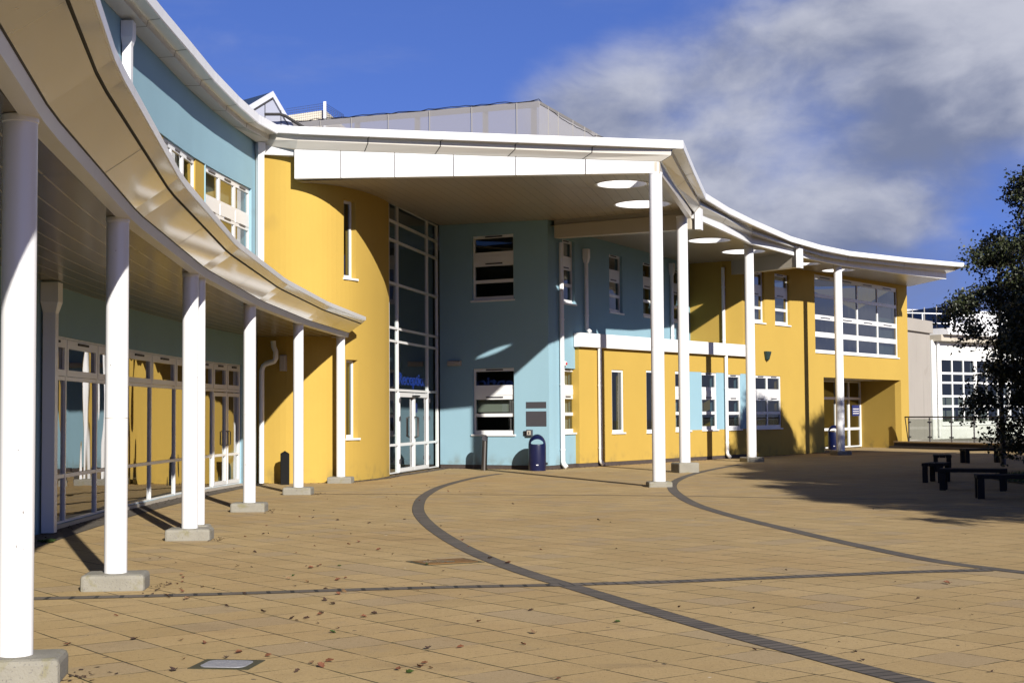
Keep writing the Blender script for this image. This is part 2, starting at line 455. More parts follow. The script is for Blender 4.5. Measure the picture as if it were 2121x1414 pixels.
def window(parent, wall, px0=0, px1=0, pyt=0, pyb=0, rect=None, rows=None, colw=None, vents=(), spandrel=(), sill=True,
           setback=.09, glassm='glass', blinds=(), edge=.055, cover=None):
    """rows: glass bands as fractions of the height from the top; colw: glass bands across, as fractions."""
    s0, s1, z0, z1 = rect if rect else wall.rect(px0, px1, pyt, pyb)
    wall.open.append((s0, s1, z0, z1))
    fr, w = wall.frame(s0, s1); h = z1 - z0
    rows = rows or [(.045, .255), (.47, .68), (.73, .935)]
    colw = colw or [(edge / w, 1 - edge / w)]
    m = MB(); n0, n1 = -setback - .07, -setback
    xs = sorted({0.0, 1.0} | {v for c in colw for v in c}); zs = sorted({0.0, 1.0} | {v for r in rows for v in r})
    U = lambda f: -w / 2 + f * w
    Z = lambda f: z1 - f * h
    for k in range(len(zs) - 1):
        isrow = any(abs(zs[k] - r[0]) < 1e-6 for r in rows)
        if not isrow: m.box(fr, -w / 2, w / 2, n0, n1, Z(zs[k + 1]), Z(zs[k]))
        else:
            for i in range(len(xs) - 1):
                if not any(abs(xs[i] - c[0]) < 1e-6 for c in colw):
                    m.box(fr, U(xs[i]), U(xs[i + 1]), n0, n1, Z(zs[k + 1]), Z(zs[k]))
    for f0, f1 in spandrel:
        for c in colw:
            m.box(fr, U(c[0]) - .02, U(c[1]) + .02, n1, n1 + .012, Z(f1), Z(f0))
    win = m.build('window', M['upvc'], parent)
    g = MB()
    o, t, n = fr
    P = lambda u, z: (o[0] + t[0] * u + n[0] * (n1 - .03), o[1] + t[1] * u + n[1] * (n1 - .03), z)
    g.poly([P(-w / 2 + .01, z0 + .01), P(w / 2 - .01, z0 + .01), P(w / 2 - .01, z1 - .01), P(-w / 2 + .01, z1 - .01)])
    g.build('pane', M[glassm], win)
    if vents:
        for f in vents:
            for c in colw:
                mid = (U(c[0]) + U(c[1])) / 2; ww = (U(c[1]) - U(c[0])) * .22
                v = MB(); v.box(fr, mid - ww, mid + ww, n1, n1 + .02, Z(f) - .018, Z(f) + .018)
                v.build('vent', M['darkgrey'] if cover is None else M[cover], win)
    if sill:
        k = MB(); k.box(fr, -w / 2 - .03, w / 2 + .05, n1, .05, z0 - .035, z0 + .012)
        k.build('sill', M['upvc'], win)
    for (r0, r1, c0, c1) in blinds:
        k = MB(); k.box(fr, U(c0), U(c1), n0 - .16, n0 - .14, Z(r1), Z(r0)); k.build('blind', M['blind'], win)
    return win

def screen(parent, wall, ms, ts, depth=.09, setback=.06, bar=.055, glassm='glass_screen', skip=(), sash=(), name='glazed_screen', matf='upvc'):
    """Curtain glazing: ms = mullion positions along the wall, ts = transom heights (bottom to top)."""
    m = MB(); g = MB(); vl = []
    wall.open.append((ms[0], ms[-1], ts[0] - .001, ts[-1]))
    for i in range(len(ms)):
        a = ms[i]; fr = (tuple(wall.at(a)), tuple(wall.tan(a)), tuple(wall.nor(a)))
        m.box(fr, -bar / 2, bar / 2, -setback - depth, -setback, ts[0], ts[-1])
    for i in range(len(ms) - 1):
        fr, w = wall.frame(ms[i], ms[i + 1])
        o, t, n = fr
        for k, z in enumerate(ts):
            if (i, k, 'bar') in skip: continue
            m.box(fr, -w / 2 + bar / 2, w / 2 - bar / 2, -setback - depth + .004, -setback - .004, z - bar / 2 if k else z, z + bar / 2 if k < len(ts) - 1 else z)
        for k in range(len(ts) - 1):
            if (i, k) in skip: continue
            e = bar / 2
            if k in sash:           # opening light with a heavy frame and a trickle vent
                m.box(fr, -w / 2 + e + .008, w / 2 - e - .008, -setback - .03, -setback + .006, ts[k] + e + .008, ts[k] + e + .10)
                m.box(fr, -w / 2 + e + .008, w / 2 - e - .008, -setback - .03, -setback + .006, ts[k + 1] - e - .13, ts[k + 1] - e - .008)
                m.box(fr, -w / 2 + e + .008, -w / 2 + e + .09, -setback - .03, -setback + .006, ts[k] + e + .10, ts[k + 1] - e - .13)
                m.box(fr, w / 2 - e - .09, w / 2 - e - .008, -setback - .03, -setback + .006, ts[k] + e + .10, ts[k + 1] - e - .13)
                v = MB(); v.box(fr, -w * .16, w * .16, -setback + .006, -setback + .028, ts[k + 1] - .095, ts[k + 1] - .062); vl.append(v)
            A_ = wall.at(ms[i]) - wall.nor(ms[i]) * (setback + depth * .5); B_ = wall.at(ms[i + 1]) - wall.nor(ms[i + 1]) * (setback + depth * .5)
            g.poly([(A_.x, A_.y, ts[k]), (B_.x, B_.y, ts[k]), (B_.x, B_.y, ts[k + 1]), (A_.x, A_.y, ts[k + 1])])
    sc = m.build(name, M[matf], parent)
    g.build('pane', M[glassm], sc, weld=True)
    for v in vl: v.build('vent', M['gap'], sc)
    return sc

def downpipe(parent, at, n, z0, z1, r=.055, hopper=True, foot=True, square=False, off=.09, hw=1.55, hh=.42):
    m = MB(); t = (-n[1], n[0]); fr = (at, t, n)
    zt = z1 - (hh if hopper else 0)
    zb = z0 + (.16 if foot else 0)
    if square: m.box(fr, -r, r, off - r, off + r, zb, zt)
    else: m.tube([(at[0] + n[0] * off, at[1] + n[1] * off, zb), (at[0] + n[0] * off, at[1] + n[1] * off, zt)], r, 14)
    if hopper:
        m.box(fr, -r * hw, r * hw, .01, off + r * 1.5, zt + hh * .35, z1)
        q = [(-r, off - r), (r, off - r), (r, off + r), (-r, off + r)]
        P = lambda u, w, z: (at[0] + t[0] * u + n[0] * w, at[1] + t[1] * u + n[1] * w, z)
        m.hexa([P(-r, off + r, zt), P(r, off + r, zt), P(r, off - r, zt), P(-r, off - r, zt),
                P(-r * hw, off + r * 1.5, zt + hh * .35), P(r * hw, off + r * 1.5, zt + hh * .35), P(r * hw, .01, zt + hh * .35), P(-r * hw, .01, zt + hh * .35)])
    if foot:
        m.tube([(at[0] + n[0] * off, at[1] + n[1] * off, zb + .02), (at[0] + n[0] * (off + .02), at[1] + n[1] * (off + .02), zb - .04),
                (at[0] + n[0] * (off + .12) + t[0] * .0, at[1] + n[1] * (off + .12), z0 + .02)], r * 1.05, 12)
    z = zb + .35
    while z < zt - .4 and not square:
        m.lathe((at[0] + n[0] * off, at[1] + n[1] * off, z), [(r * 1.0, 0), (r * 1.16, .005), (r * 1.16, .045), (r * 1.0, .05)], 14); z += 1.9
    return m.build('downpipe', M['white'], parent, smooth=True)

# ------------------------------------------------------------------ plan
def col_x(y): return 1.62e-3 * 0 + CXF[0] * y * y + CXF[1] * y + CXF[2]
def _fit():
    import numpy as np
    ys = [9.11, 13.84, 19.4, 24.87, 30.13, 35.23]; xs = [-3.06, -3.71, -4.23, -4.43, -4.38, -4.07]
    return [float(v) for v in np.polyfit(ys, xs, 2)]
CXF = _fit()
def curve_n(y):
    d = 2 * CXF[0] * y + CXF[1]; n = Vector((1, -d)).normalized(); return n
def col_off(y, o):
    n = curve_n(y); return Vector((col_x(y) + n.x * o, y + n.y * o))
def w1_off(y): return -2.22 + .20 * max(0, (y - 30) / 5) ** 1.5
W1 = Wall([col_off(3 + i * .8, w1_off(3 + i * .8)) for i in range(41)])          # long blue wing
YW = Wall(smoothline([(-6.10, 35.22), (-5.25, 35.02), (-4.55, 35.20), (-3.98, 35.85), (-3.58, 36.85), (-3.32, 38.0), (-3.24, 38.8)], 6))
GW = Wall([(-3.24, 38.75), (-2.17, 44.2)])
BW = Wall([(-2.17, 44.2), (1.05, 42.4)])
SW = Wall([(1.05, 42.4), (6.56, 54.1)])                             # blue side wall
DW = Wall([(6.56, 54.1), (7.62, 53.2), (8.30, 52.85)])               # dark yellow return
L0, LD = Vector((2.0, 44.1)), Vector((.585, .811))
LN = Vector((LD.y, -LD.x))
def LP(t, o=0): return L0 + LD * t + LN * o
LW = Wall([LP(0), LP(11.0)])
FW = Wall([LP(11.0), LP(26.9)])
ZR = 7.10                                                            # soffit level over the entrance

# ------------------------------------------------------------------ left wing
wing = thing('classroom_wing', 'long pale blue two-storey wing with a glazed ground floor behind the white canopy', 'building', (W1.at(20).x, W1.at(20).y, 0))
def w1s(px, py=900): return W1.hit(px, py)[0]
# upper windows
top7, bot7 = 6.98, 4.95
for a, b, n in ((426, 521, 3), (341, 407.5, 3), (262, 320, 3)):
    s0, s1 = w1s(a, 420), w1s(b, 420)
    if n == 3 and a == 341: s0 = s1 - 2.75
    if a == 262: s1 = w1s(320, 260); s0 = s1 - 2.75
    w = s1 - s0; e = .06 / w
    cw = [(e + i * (1 / 3), 1 / 3 + i * (1 / 3) - e) for i in range(3)]
    window(wing, W1, rect=(s0, s1, bot7, top7), rows=[(.06, .30), (.50, .70), (.75, .95)], colw=cw, vents=(.035, .465), spandrel=((.335, .46),), setback=.06,
           blinds=((.0, .30, .02, .98), (.48, .97, .02, .98)) if a != 341 else ((.0, .2, .3, .98),))
# yellow strips between the upper windows
yp = []
for a, b in ((320, 341), (407.5, 426)):
    s0, s1 = w1s(a, 330), w1s(b, 330)
    yp.append((s0, s1))
for s0, s1 in yp:
    W1.open.append((s0 + .0, s1 - .0, bot7, top7))
    m = MB(); fr, w = W1.frame(s0, s1); m.box(fr, -w / 2, w / 2, -.25, -.03, bot7, top7); m.build('yellow_panel', M['yellow'], wing)
# glazed ground floor
ms = [w1s(p) for p in (93, 141, 205, 262, 317, 367, 409, 444.5, 473, 500)]
ts = [.06, .74, 2.17, 2.78]
screen(wing, W1, ms, ts, sash=(2,), bar=.055, depth=.07, setback=.035)
# the pair of doors at its end
for i in (7, 8):
    fr, w = W1.frame(ms[i], ms[i + 1]); m = MB()
    for u0, u1 in ((-w / 2 + .03, -w / 2 + .10), (w / 2 - .10, w / 2 - .03)): m.box(fr, u0, u1, -.10, -.028, .09, 2.12)
    m.box(fr, -w / 2 + .10, w / 2 - .10, -.10, -.028, .09, .17); m.box(fr, -w / 2 + .10, w / 2 - .10, -.10, -.028, 2.04, 2.12); m.box(fr, -w / 2 + .10, w / 2 - .10, -.098, -.029, .715, .765)
    d = m.build('door', M['upvc'], wing)
    k = MB(); u = w / 2 - .085 if i == 7 else -w / 2 + .085
    k.tube([(fr[0][0] + fr[1][0] * u + fr[2][0] * q, fr[0][1] + fr[1][1] * u + fr[2][1] * q, z) for q, z in ((-.03, .95), (.02, .97), (.02, 1.25), (-.03, 1.27))], .013, 8)
    k.build('handle', M['steel'], d)
W1.mesh(0, W1.len, 0, 8.42).build('wall', M['blue'], wing)
# threshold flashing under the glazing
m = MB()
for i in range(len(ms) - 1):
    fr, w = W1.frame(ms[i], ms[i + 1]); m.box(fr, -w / 2, w / 2, -.12, .035, .0, .058)
m.build('threshold', M['lightbox'], wing)
m = MB()                                                             # interior: back wall, floors
a, b, c, d = W1.at(0), W1.at(W1.len), W1.at(W1.len) + Vector((-6, 1)), W1.at(0) + Vector((-6, 0))
q = [W1.at(i * W1.len / 10) + W1.nor(i * W1.len / 10) * -5.0 for i in range(11)]
for p0, p1 in zip(q, q[1:]): m.poly([(p0.x, p0.y, 0), (p1.x, p1.y, 0), (p1.x, p1.y, 8.0), (p0.x, p0.y, 8.0)])
m.poly([(q[0].x, q[0].y, 0), (a.x, a.y, 0), (a.x, a.y, 8), (q[0].x, q[0].y, 8)])
m.build('inner_wall', M['interior'], wing)
m = MB()
e = [W1.at(i * W1.len / 10) + W1.nor(i * W1.len / 10) * -.3 for i in range(11)]
for i in range(10):
    m.poly([(q[i].x, q[i].y, .03), (e[i].x, e[i].y, .03), (e[i + 1].x, e[i + 1].y, .03), (q[i + 1].x, q[i + 1].y, .03)])
m.build('floor', M['ifloor'], wing, weld=True)
m = MB()
for i in range(10): m.poly([(q[i].x, q[i].y, 3.4), (e[i].x, e[i].y, 3.4), (e[i + 1].x, e[i + 1].y, 3.4), (q[i + 1].x, q[i + 1].y, 3.4)])
m.build('upper_floor', M['ifloor'], wing, weld=True)
n = W1.nor(w1s(84, 1000))
at = W1.at(w1s(84, 1000))
downpipe(wing, (at.x, at.y), tuple(n), .02, 3.46, r=.085, square=True, off=.12, foot=False)
at = W1.at(w1s(252, 150)); n = W1.nor(w1s(252, 150)); downpipe(wing, (at.x, at.y), tuple(n), 4.0, 8.36, r=.075, square=True, off=.10, foot=False)
at = W1.at(W1.len - .22); n = W1.nor(W1.len - .3)
downpipe(wing, (-6.06, 35.06), (.55, -.835), 4.0, 8.12, r=.075, off=.11, foot=False, square=True, hw=1.25, hh=.30)

# ------------------------------------------------------------------ rounded yellow block
rb = thing('rounded_block', 'yellow rendered block with a rounded corner and two slit windows beside the tall glazing', 'building', (-4.8, 35.6, 0))
def slit(parent, wall, a, b, t, bo, **k):
    s0, s1, z0, z1 = wall.rect(a, b, t, bo)
    h = z1 - z0; w = s1 - s0
    return window(parent, wall, rect=(s0, s1, z0, z1), rows=[(.05 / h * 1.3, 1 - .09 / h)], colw=[(.055 / w, 1 - .055 / w)], **k)
slit(rb, YW, 712, 737, 415, 577, setback=.13, blinds=((.3, .97, .1, .55),))
slit(rb, YW, 717, 741, 745, 908, setback=.13)
YW.mesh(0, YW.len, .0, 7.98).build('wall', M['yellow'], rb)
m = MB()
m.poly([(-12.5, 35.5, 0), (-6.2, 35.3, 0), (-6.2, 35.3, 8), (-12.5, 35.5, 8)])
m.poly([(-5.6, 38.2, 0), (-3.6, 38.7, 0), (-3.6, 38.7, 7.7), (-5.6, 38.2, 7.7)]); m.poly([(-5.6, 38.2, 0), (-6.6, 35.6, 0), (-6.6, 35.6, 7.7), (-5.6, 38.2, 7.7)])
m.build('inner_wall', M['interior'], rb)
# offset downpipe under the canopy
m = MB(); pts = [D(566, 706, 34.75), D(567, 718, 34.75), D(571, 728, 34.7), D(571, 742, 34.7), D(568, 748, 34.7), D(551, 753, 34.75), D(545, 758, 34.8), D(542, 768, 34.8)]
e = pts[-1]; pts += [Vector((e.x, e.y, .02))]
m.tube(pts, .062, 12)
m.build('downpipe', M['white'], rb, smooth=True)
slab = MB(); slab.box(((-5.2, 35.0), (1, -.05), (-.05, -1)), -.8, .8, .0, .02, .02, .03)

# ------------------------------------------------------------------ entrance block
eb = thing('entrance_block', 'blue entrance block with a tall white-framed glass reception front', 'building', (-.5, 43.5, 0))
gs = [GW.hit(p, 800)[0] for p in (794, 811, 830, 891.5, 912)]
gz = [.04, .80, 2.27, 3.58, 3.93, 5.13, 6.29, 6.80, 7.30]
screen(eb, GW, gs, gz, bar=.062, skip={(2, 1, 'bar')}, glassm='glass_entry')
sd0, sd1 = gs[2] + .045, gs[3] - .045
mid = (sd0 + sd1) / 2
for j, (a, b) in enumerate(((sd0, mid - .01), (mid + .01, sd1))):
    fr, w = GW.frame(a, b); m = MB(); f0, f1 = -.10, -.045
    for u0, u1 in ((-w / 2, -w / 2 + .075), (w / 2 - .075, w / 2)): m.box(fr, u0, u1, f0, f1, .06, 2.21)
    for z0, z1 in ((.06, .16), (.76, .84), (2.09, 2.21)): m.box(fr, -w / 2 + .075, w / 2 - .075, f0, f1, z0, z1)
    d = m.build('door', M['upvc'], eb)
    k = MB(); u = (w / 2 - .04) * (1 if j == 0 else -1)
    k.tube([(fr[0][0] + fr[1][0] * u + fr[2][0] * q, fr[0][1] + fr[1][1] * u + fr[2][1] * q, z) for q, z in ((-.03, .98), (.05, 1.0), (.05, 1.52), (-.03, 1.54))], .022, 8)
    k.build('handle', M['steel'], d)
    hu = (-w / 2 - .02) if j == 0 else (w / 2 + .02)
    for z in (.30, 1.45, 1.95): k = MB(); k.box(fr, hu - .03, hu + .03, -.03, -.005, z, z + .12); k.build('hinge', M['darkgrey'], d)
fr, w = GW.frame(mid - .35, mid + .35); m = MB(); m.box(fr, -.30, .34, -.03, .03, 2.10, 2.15); m.build('door_closer', M['black'], eb)
s = MB(); fr, w = GW.frame(mid + .12, mid + .6)
s.box(fr, -.20, .02, -.075, -.070, 1.66, 1.93); s.build('notice', M['bluesign2'], eb)
# front wall, windows
STD = dict(vents=(.022, .435), spandrel=((.315, .405),))
window(eb, BW, 977.5, 1063.5, 486.5, 622, blinds=(), **STD)
window(eb, BW, 979, 1065, 762.5, 900, blinds=((.47, .66, .0, .88),), **STD)
BW.mesh(0, BW.len, .12, 7.35).build('wall', M['blue'], eb)
window(eb, SW, 1165, 1190.5, 497, 629, **STD)
window(eb, SW, 1169, 1195, 763, 896.5, blinds=((.0, .96, .0, .97),), **STD)
window(eb, SW, 1262, 1289, 528, 648, **STD)
window(eb, SW, 1332, 1358, 545, 657, **STD)
window(eb, SW, 1390, 1414, 558.5, 667, **STD)
SW.mesh(.03, SW.len, .12, 7.35).build('wall', M['blue'], eb)
m = MB(); fr, w = BW.frame(0, BW.len); m.box(fr, -w / 2, w / 2 - .02, -.28, -.012, 0, .119); fr, w = SW.frame(0, 2.2); m.box(fr, -w / 2 - .0, w / 2, -.28, -.012, 0, .118)
m.build('plinth', M['brick'], eb)
for px, py, zz0, zz1, hop, foot, r in ((1158, 700, .02, 6.62, False, True, .068), (1209, 600, 4.05, 6.62, True, True, .062), (1387, 620, 3.95, 6.9, True, False, .062)):
    s_, _ = SW.hit(px, py); p = SW.at(s_); n = SW.nor(s_)
    downpipe(eb, (p.x, p.y), tuple(n), zz0, zz1, r=r, hopper=hop, foot=foot)
# the rooms behind: closed box, floors
m = MB()
def vq(m, a, b, z0, z1): m.poly([(a[0], a[1], z0), (b[0], b[1], z0), (b[0], b[1], z1), (a[0], a[1], z1)])
ring = [(-3.6, 38.9), (-7.5, 40.2), (-7.0, 50), (-1.0, 52.5), (3.6, 56.5), (6.4, 54.4)]
for a, b in zip(ring, ring[1:]): vq(m, a, b, 0, 7.4)
vq(m, (-2.3, 44.4), (-2.6, 50.5), 0, 7.4); vq(m, (1.2, 43.2), (-1.2, 47.5), 0, 7.4)
m.build('inner_wall', M['interior'], eb)
m = MB()
m.poly([(-2.3, 44.4, 3.45), (1.0, 42.7, 3.45), (6.3, 54.2, 3.45), (3.6, 56.5, 3.45), (-1, 52.5, 3.45)]); m.build('upper_floor', M['ifloor'], eb)
m = MB(); m.poly([(-2.3, 44.4, .03), (1.0, 42.7, .03), (6.3, 54.2, .03), (3.6, 56.5, .03), (-1, 52.5, .03)])
m.poly([(-3.5, 38.95, .03), (-2.3, 44.4, .03), (-2.6, 50.5, .03), (-7, 50, .03), (-7.4, 40.3, .03)])
m.build('floor', M['ifloor'], eb)

# reception lettering hung behind the glass
cu = bpy.data.curves.new('lettering', 'FONT'); cu.body = 'Reception'; cu.size = .62; cu.extrude = .008; cu.align_x = 'CENTER'; cu.offset = .012
to = bpy.data.objects.new('tmp', cu); C.objects.link(to)
dg = bpy.context.evaluated_depsgraph_get(); tm = bpy.data.meshes.new_from_object(to.evaluated_get(dg)); bpy.data.objects.remove(to)
bx = max(v.co.x for v in tm.vertices) - min(v.co.x for v in tm.vertices)
s0 = GW.hit(836, 787)[0]; s1 = GW.hit(893, 787)[0]; fr, w = GW.frame(s0, s1); z = GW.hit(860, 797)[1]
sx = w / bx; t = Vector((fr[1][0], fr[1][1], 0)); n = Vector((fr[2][0], fr[2][1], 0))
for v in tm.vertices:
    c = v.co.copy(); v.co = t * (c.x * sx) + Vector((0, 0, 1)) * (c.y * .75) + n * c.z
tm.materials.clear(); tm.materials.append(M['bluesign'])
ro = bpy.data.objects.new('reception_sign', tm); C.objects.link(ro)
ro.location = (fr[0][0] + n.x * -.15, fr[0][1] + n.y * -.15, z); ro['_o'] = tuple(ro.location)
tag(ro, 'blue Reception lettering on the glass above the white double doors', 'sign')

# wall fittings of the entrance block
def plate(name, wall, a, b, t, bo, mat, d, label, cat, group=None, parent=None, bevel=0):
    s0, s1, z0, z1 = wall.rect(a, b, t, bo); fr, w = wall.frame(s0, s1); m = MB(); m.box(fr, -w / 2, w / 2, .002, d, z0, z1)
    o = m.build(name, M[mat], parent, bevel=bevel)
    if label: tag(o, label, cat, group)
    return o
plate('sign_plate', BW, 1090, 1131.5, 832, 845, 'darkgrey', .012, 'small blank dark grey plate on the blue wall, upper of the two', 'sign')
plate('sign_plate', BW, 1090, 1132, 851.5, 882.5, 'darkgrey', .012, 'large blank dark grey plate on the blue wall above the bin', 'sign')
plate('card_reader', BW, 1085, 1090, 892, 902, 'black', .03, 'small black card reader on the blue wall left of the intercom', 'reader', bevel=.004)
s0, s1, z0, z1 = BW.rect(1092.5, 1104, 889.5, 903); fr, w = BW.frame(s0, s1)
ic = thing('intercom', 'grey boxed intercom with pale keypad on the blue wall', 'intercom', (fr[0][0], fr[0][1], z0))
m = MB(); m.box(fr, -w / 2, w / 2, .002, .09, z0, z1); m.build('housing', M['darkgrey'], ic, bevel=.006)
m = MB(); m.box(fr, -w * .28, w * .34, .091, .098, z0 + .04, z1 - .03); m.build('keypad', M['lightbox'], ic)
m = MB(); m.box(fr, -.015, .025, .0985, .102, z0 + .06, z1 - .06); m.build('button_panel', M['darkgrey'], ic)
s0, s1, z0, z1 = BW.rect(929, 956, 747, 757.5); fr, w = BW.frame(s0, s1)
wl = thing('wall_light', 'long horizontal grey bulkhead light on the shaded blue wall', 'wall light', (fr[0][0], fr[0][1], z0))
m = MB(); m.box(fr, -w / 2, w / 2, .002, .05, z0, z1); m.build('back_plate', M['lightbox'], wl)
m = MB(); m.box(fr, -w / 2 + .01, w / 2 - .01, .05, .11, z0 + .01, z1 - .01); m.build('diffuser', M['lightbox'], wl, bevel=.02)
s0, s1, z0, z1 = YW.rect(580.5, 594.5, 735, 768.5); fr, w = YW.frame(s0, s1)
wl = thing('wall_light', 'tall upright beige bulkhead light on the yellow wall under the canopy', 'wall light', (fr[0][0], fr[0][1], z0))
m = MB(); m.box(fr, -w / 2, w / 2, .002, .05, z0, z1); m.build('back_plate', M['lightbox'], wl)
m = MB(); m.box(fr, -w / 2 + .01, w / 2 - .01, .05, .11, z0 + .01, z1 - .01); m.build('diffuser', M['lightbox'], wl, bevel=.02)
s_, z = SW.hit(1168, 753); p = SW.at(s_); n = SW.nor(s_)
so = thing('alarm_sounder', 'white round alarm sounder with red band by the entrance downpipe', 'alarm', (p.x, p.y, z))
def drum(o, n, z, r, d0, d1): # short cylinder along a wall normal
    m = MB(); m.tube([(o.x + n.x * d0, o.y + n.y * d0, z), (o.x + n.x * d1, o.y + n.y * d1, z)], r, 16); return m
drum(p, n, z, .075, .0, .07).build('base', M['white'], so, smooth=True); drum(p, n, z, .035, .07, .10).build('lens', M['red'], so, smooth=True)

# ------------------------------------------------------------------ low yellow extension
le = thing('low_extension', 'single-storey yellow extension with a white parapet and pale blue panels between its windows', 'building', (LP(5.5).x, LP(5.5).y, 0))
slit(le, LW, 1267.5, 1292, 766, 896, setback=.03)
slit(le, LW, 1339, 1364, 767, 895, setback=.03)
for a, b, t, bo in ((1399, 1429, 769, 892), (1454, 1485, 771.5, 890), (1506, 1534.5, 775.5, 889)):
    window(le, LW, a, b, t, bo, setback=.03, blinds=((.47, .93, .0, .5),), **STD)
bs0 = LW.hit(1407, 830)[0]; zb = LW.hit(1445, 890)[1]; zt = LW.hit(1445, 770)[1]
ops = list(LW.open)
# the blue band is its own set of panels, flush in the wall
edges = [bs0] + [v for o in ops[2:] for v in o[:2]] + [LW.len]
edges = sorted(edges)
pan = []
segs = [(ops[2][1], ops[3][0]), (ops[3][1], ops[4][0]), (ops[4][1], LW.len - .02)]
for a, b in segs:
    LW.open.append((a, b, zb, zt)); fr, w = LW.frame(a, b); m = MB(); m.box(fr, -w / 2, w / 2, -.27, -.004, zb, zt); m.build('blue_panel', M['blue'], le)
LW.mesh(0, LW.len, .12, 3.72).build('wall', M['yellow'], le)
m = MB(); fr, w = LW.frame(0, LW.len); m.box(fr, -w / 2, w / 2, -.27, -.012, 0, .119); m.build('plinth', M['brick'], le)
m = MB(); fr, w = LW.frame(-.12, LW.len - .02); m.box(fr, -w / 2, w / 2, -.1, .16, 3.60, 4.02); m.build('parapet', M['fascia'], le, bevel=.01)
m = MB(); m.poly([tuple(LP(0)) + (3.80,), tuple(LP(11)) + (3.80,), (7.6, 53.3, 3.80), (6.5, 54.3, 3.80), (1.95, 44.3, 3.80)]); m.build('roof', M['roof'], le)
for px, z0 in ((1238, 3.62), (1500.5, 3.62)):
    s_, _ = LW.hit(px, 850); p = LW.at(s_); n = LW.nor(s_); downpipe(le, (p.x, p.y), tuple(n), .02, z0, r=.062, hopper=False)

# ------------------------------------------------------------------ far yellow wing
fw = thing('classroom_wing', 'two-storey yellow wing with a large grid window above a recessed doorway', 'building', (LP(19).x, LP(19).y, 0))
window(fw, FW, 1556, 1583, 562, 668, glassm='glass_far', blinds=((.47, .93, .55, 1.0),), **STD)
window(fw, FW, 1605, 1635, 568, 673, glassm='glass_far', blinds=((.47, .93, .55, 1.0),), **STD)
s0, s1, z0, z1 = FW.rect(1563, 1618, 778, 887); w = s1 - s0
window(fw, FW, rect=(s0, s1, z0, z1), colw=[(.05 / w, .5 - .04 / w), (.5 + .04 / w, 1 - .05 / w)], setback=.03, blinds=((.47, .67, .0, .5),), **STD)
s0, s1, z0, z1 = FW.rect(1688, 1859.5, 582.5, 735); w = s1 - s0
e = .045 / w
window(fw, FW, rect=(s0, s1, z0, z1), glassm='glass_far', rows=[(.055, .245), (.29, .515), (.575, .735), (.80, .965)], colw=[(i / 4 + e, (i + 1) / 4 - e) for i in range(4)],
       vents=(.03, .548), setback=.05, blinds=((.27, .97, .78, 1.0), (.27, .97, .0, .06)))
rs0, rs1 = FW.hit(1707, 850)[0], FW.hit(1867, 850)[0]; zrec = 2.98
FW.open.append((rs0, rs1, -.1, zrec))
FW.mesh(0, FW.len, 0, 7.3).build('wall', M['yellow'], fw)
DW.mesh(0, DW.len, 3.7, 7.3, thick=.2).build('wall', M['yellow'], fw)
# recess: side walls, ceiling, door screen
pa, pb = FW.at(rs0), FW.at(rs1); inn = -FW.nor(1) * 1.9
m = MB()
qa, qb = pa + inn, pb + Vector((-.6, .8)) * 2.25
rc = [pa - FW.tan(1) * .0 + FW.nor(1) * .0]
side = MB(); vq(side, (qb.x, qb.y), (pb.x - FW.nor(1).x * .28, pb.y - FW.nor(1).y * .28), 0, zrec); side.build('wall', M['yellow'], fw)
cur = MB()
arc = [pa + FW.tan(1) * (.35 * (math.sin(a))) * 1 - FW.nor(1) * (.28 + .5 * (1 - math.cos(a)) * 2) for a in [i * math.pi / 12 for i in range(7)]]
for a, b in zip(arc, arc[1:]): vq(cur, a, b, 0, zrec)
vq(cur, arc[-1], qa + FW.tan(1) * .35, 0, zrec); cur.build('wall', M['yellow'], fw, smooth=True)
cl = MB(); nn = FW.nor(1) * -.27
cl.poly([(pa.x + nn.x, pa.y + nn.y, zrec), (pb.x + nn.x, pb.y + nn.y, zrec), (qb.x, qb.y, zrec), (qa.x, qa.y, zrec)]); cl.build('recess_ceiling', M['beam'], fw)
RW = Wall([qa, qb])
ds = [RW.hit(p, 880)[0] for p in (1700, 1733, 1758, 1765, 1784)]
screen(fw, RW, [ds[0], ds[1], ds[2] + .1, ds[4] - .02], [.04, .85, 2.2, 2.96], bar=.11, setback=.0, glassm='glass')
RW.open.clear()
k = MB(); fr, w = RW.frame(ds[4], RW.len); k.box(fr, -w / 2, w / 2, -.2, -.002, 0, zrec); k.build('wall', M['yellow'], fw)
k = MB(); fr, w = RW.frame(ds[3] + .12, ds[4] - .12); k.box(fr, -w / 2, w / 2, -.03, -.02, 1.42, 1.9); k.build('notice', M['bluesign2'], fw)
k = MB()
for z in (1.52, 1.62, 1.72): k.box(fr, -w / 2 + .06, w / 2 - .1, -.019, -.016, z, z + .025)
k.build('notice_line', M['label'], fw)
m = MB(); bk = [LP(26.9), LP(26.9, -9), LP(11, -9), Vector((7.9, 53.6))]
for a, b in zip(bk, bk[1:]): vq(m, a, b, 0, 7.3)
m.build('wall', M['yellow'], fw)
m = MB(); p = [LP(11.3, -.3), LP(26.7, -.3), LP(26.7, -6), LP(11.3, -6)]
for z in (3.5,): m.poly([tuple(x) + (z,) for x in p])
m.build('floor', M['ifloor'], fw)
m = MB(); a, b = LP(11.3, -5.2), LP(26.8, -5.2); vq(m, a, b, 0, 7.3); m.build('inner_wall', M['interior'], fw)
s0, s1, z0, z1 = FW.rect(1581.5, 1592, 727.5, 745.5); fr, w = FW.frame(s0, s1)
ab = thing('alarm_box', 'dark green tapering alarm box on the bright yellow wall', 'alarm box', (fr[0][0], fr[0][1], z0))
m = MB(); o, t, n = fr
def P3(u, q, z): return (o[0] + t[0] * u + n[0] * q, o[1] + t[1] * u + n[1] * q, z)
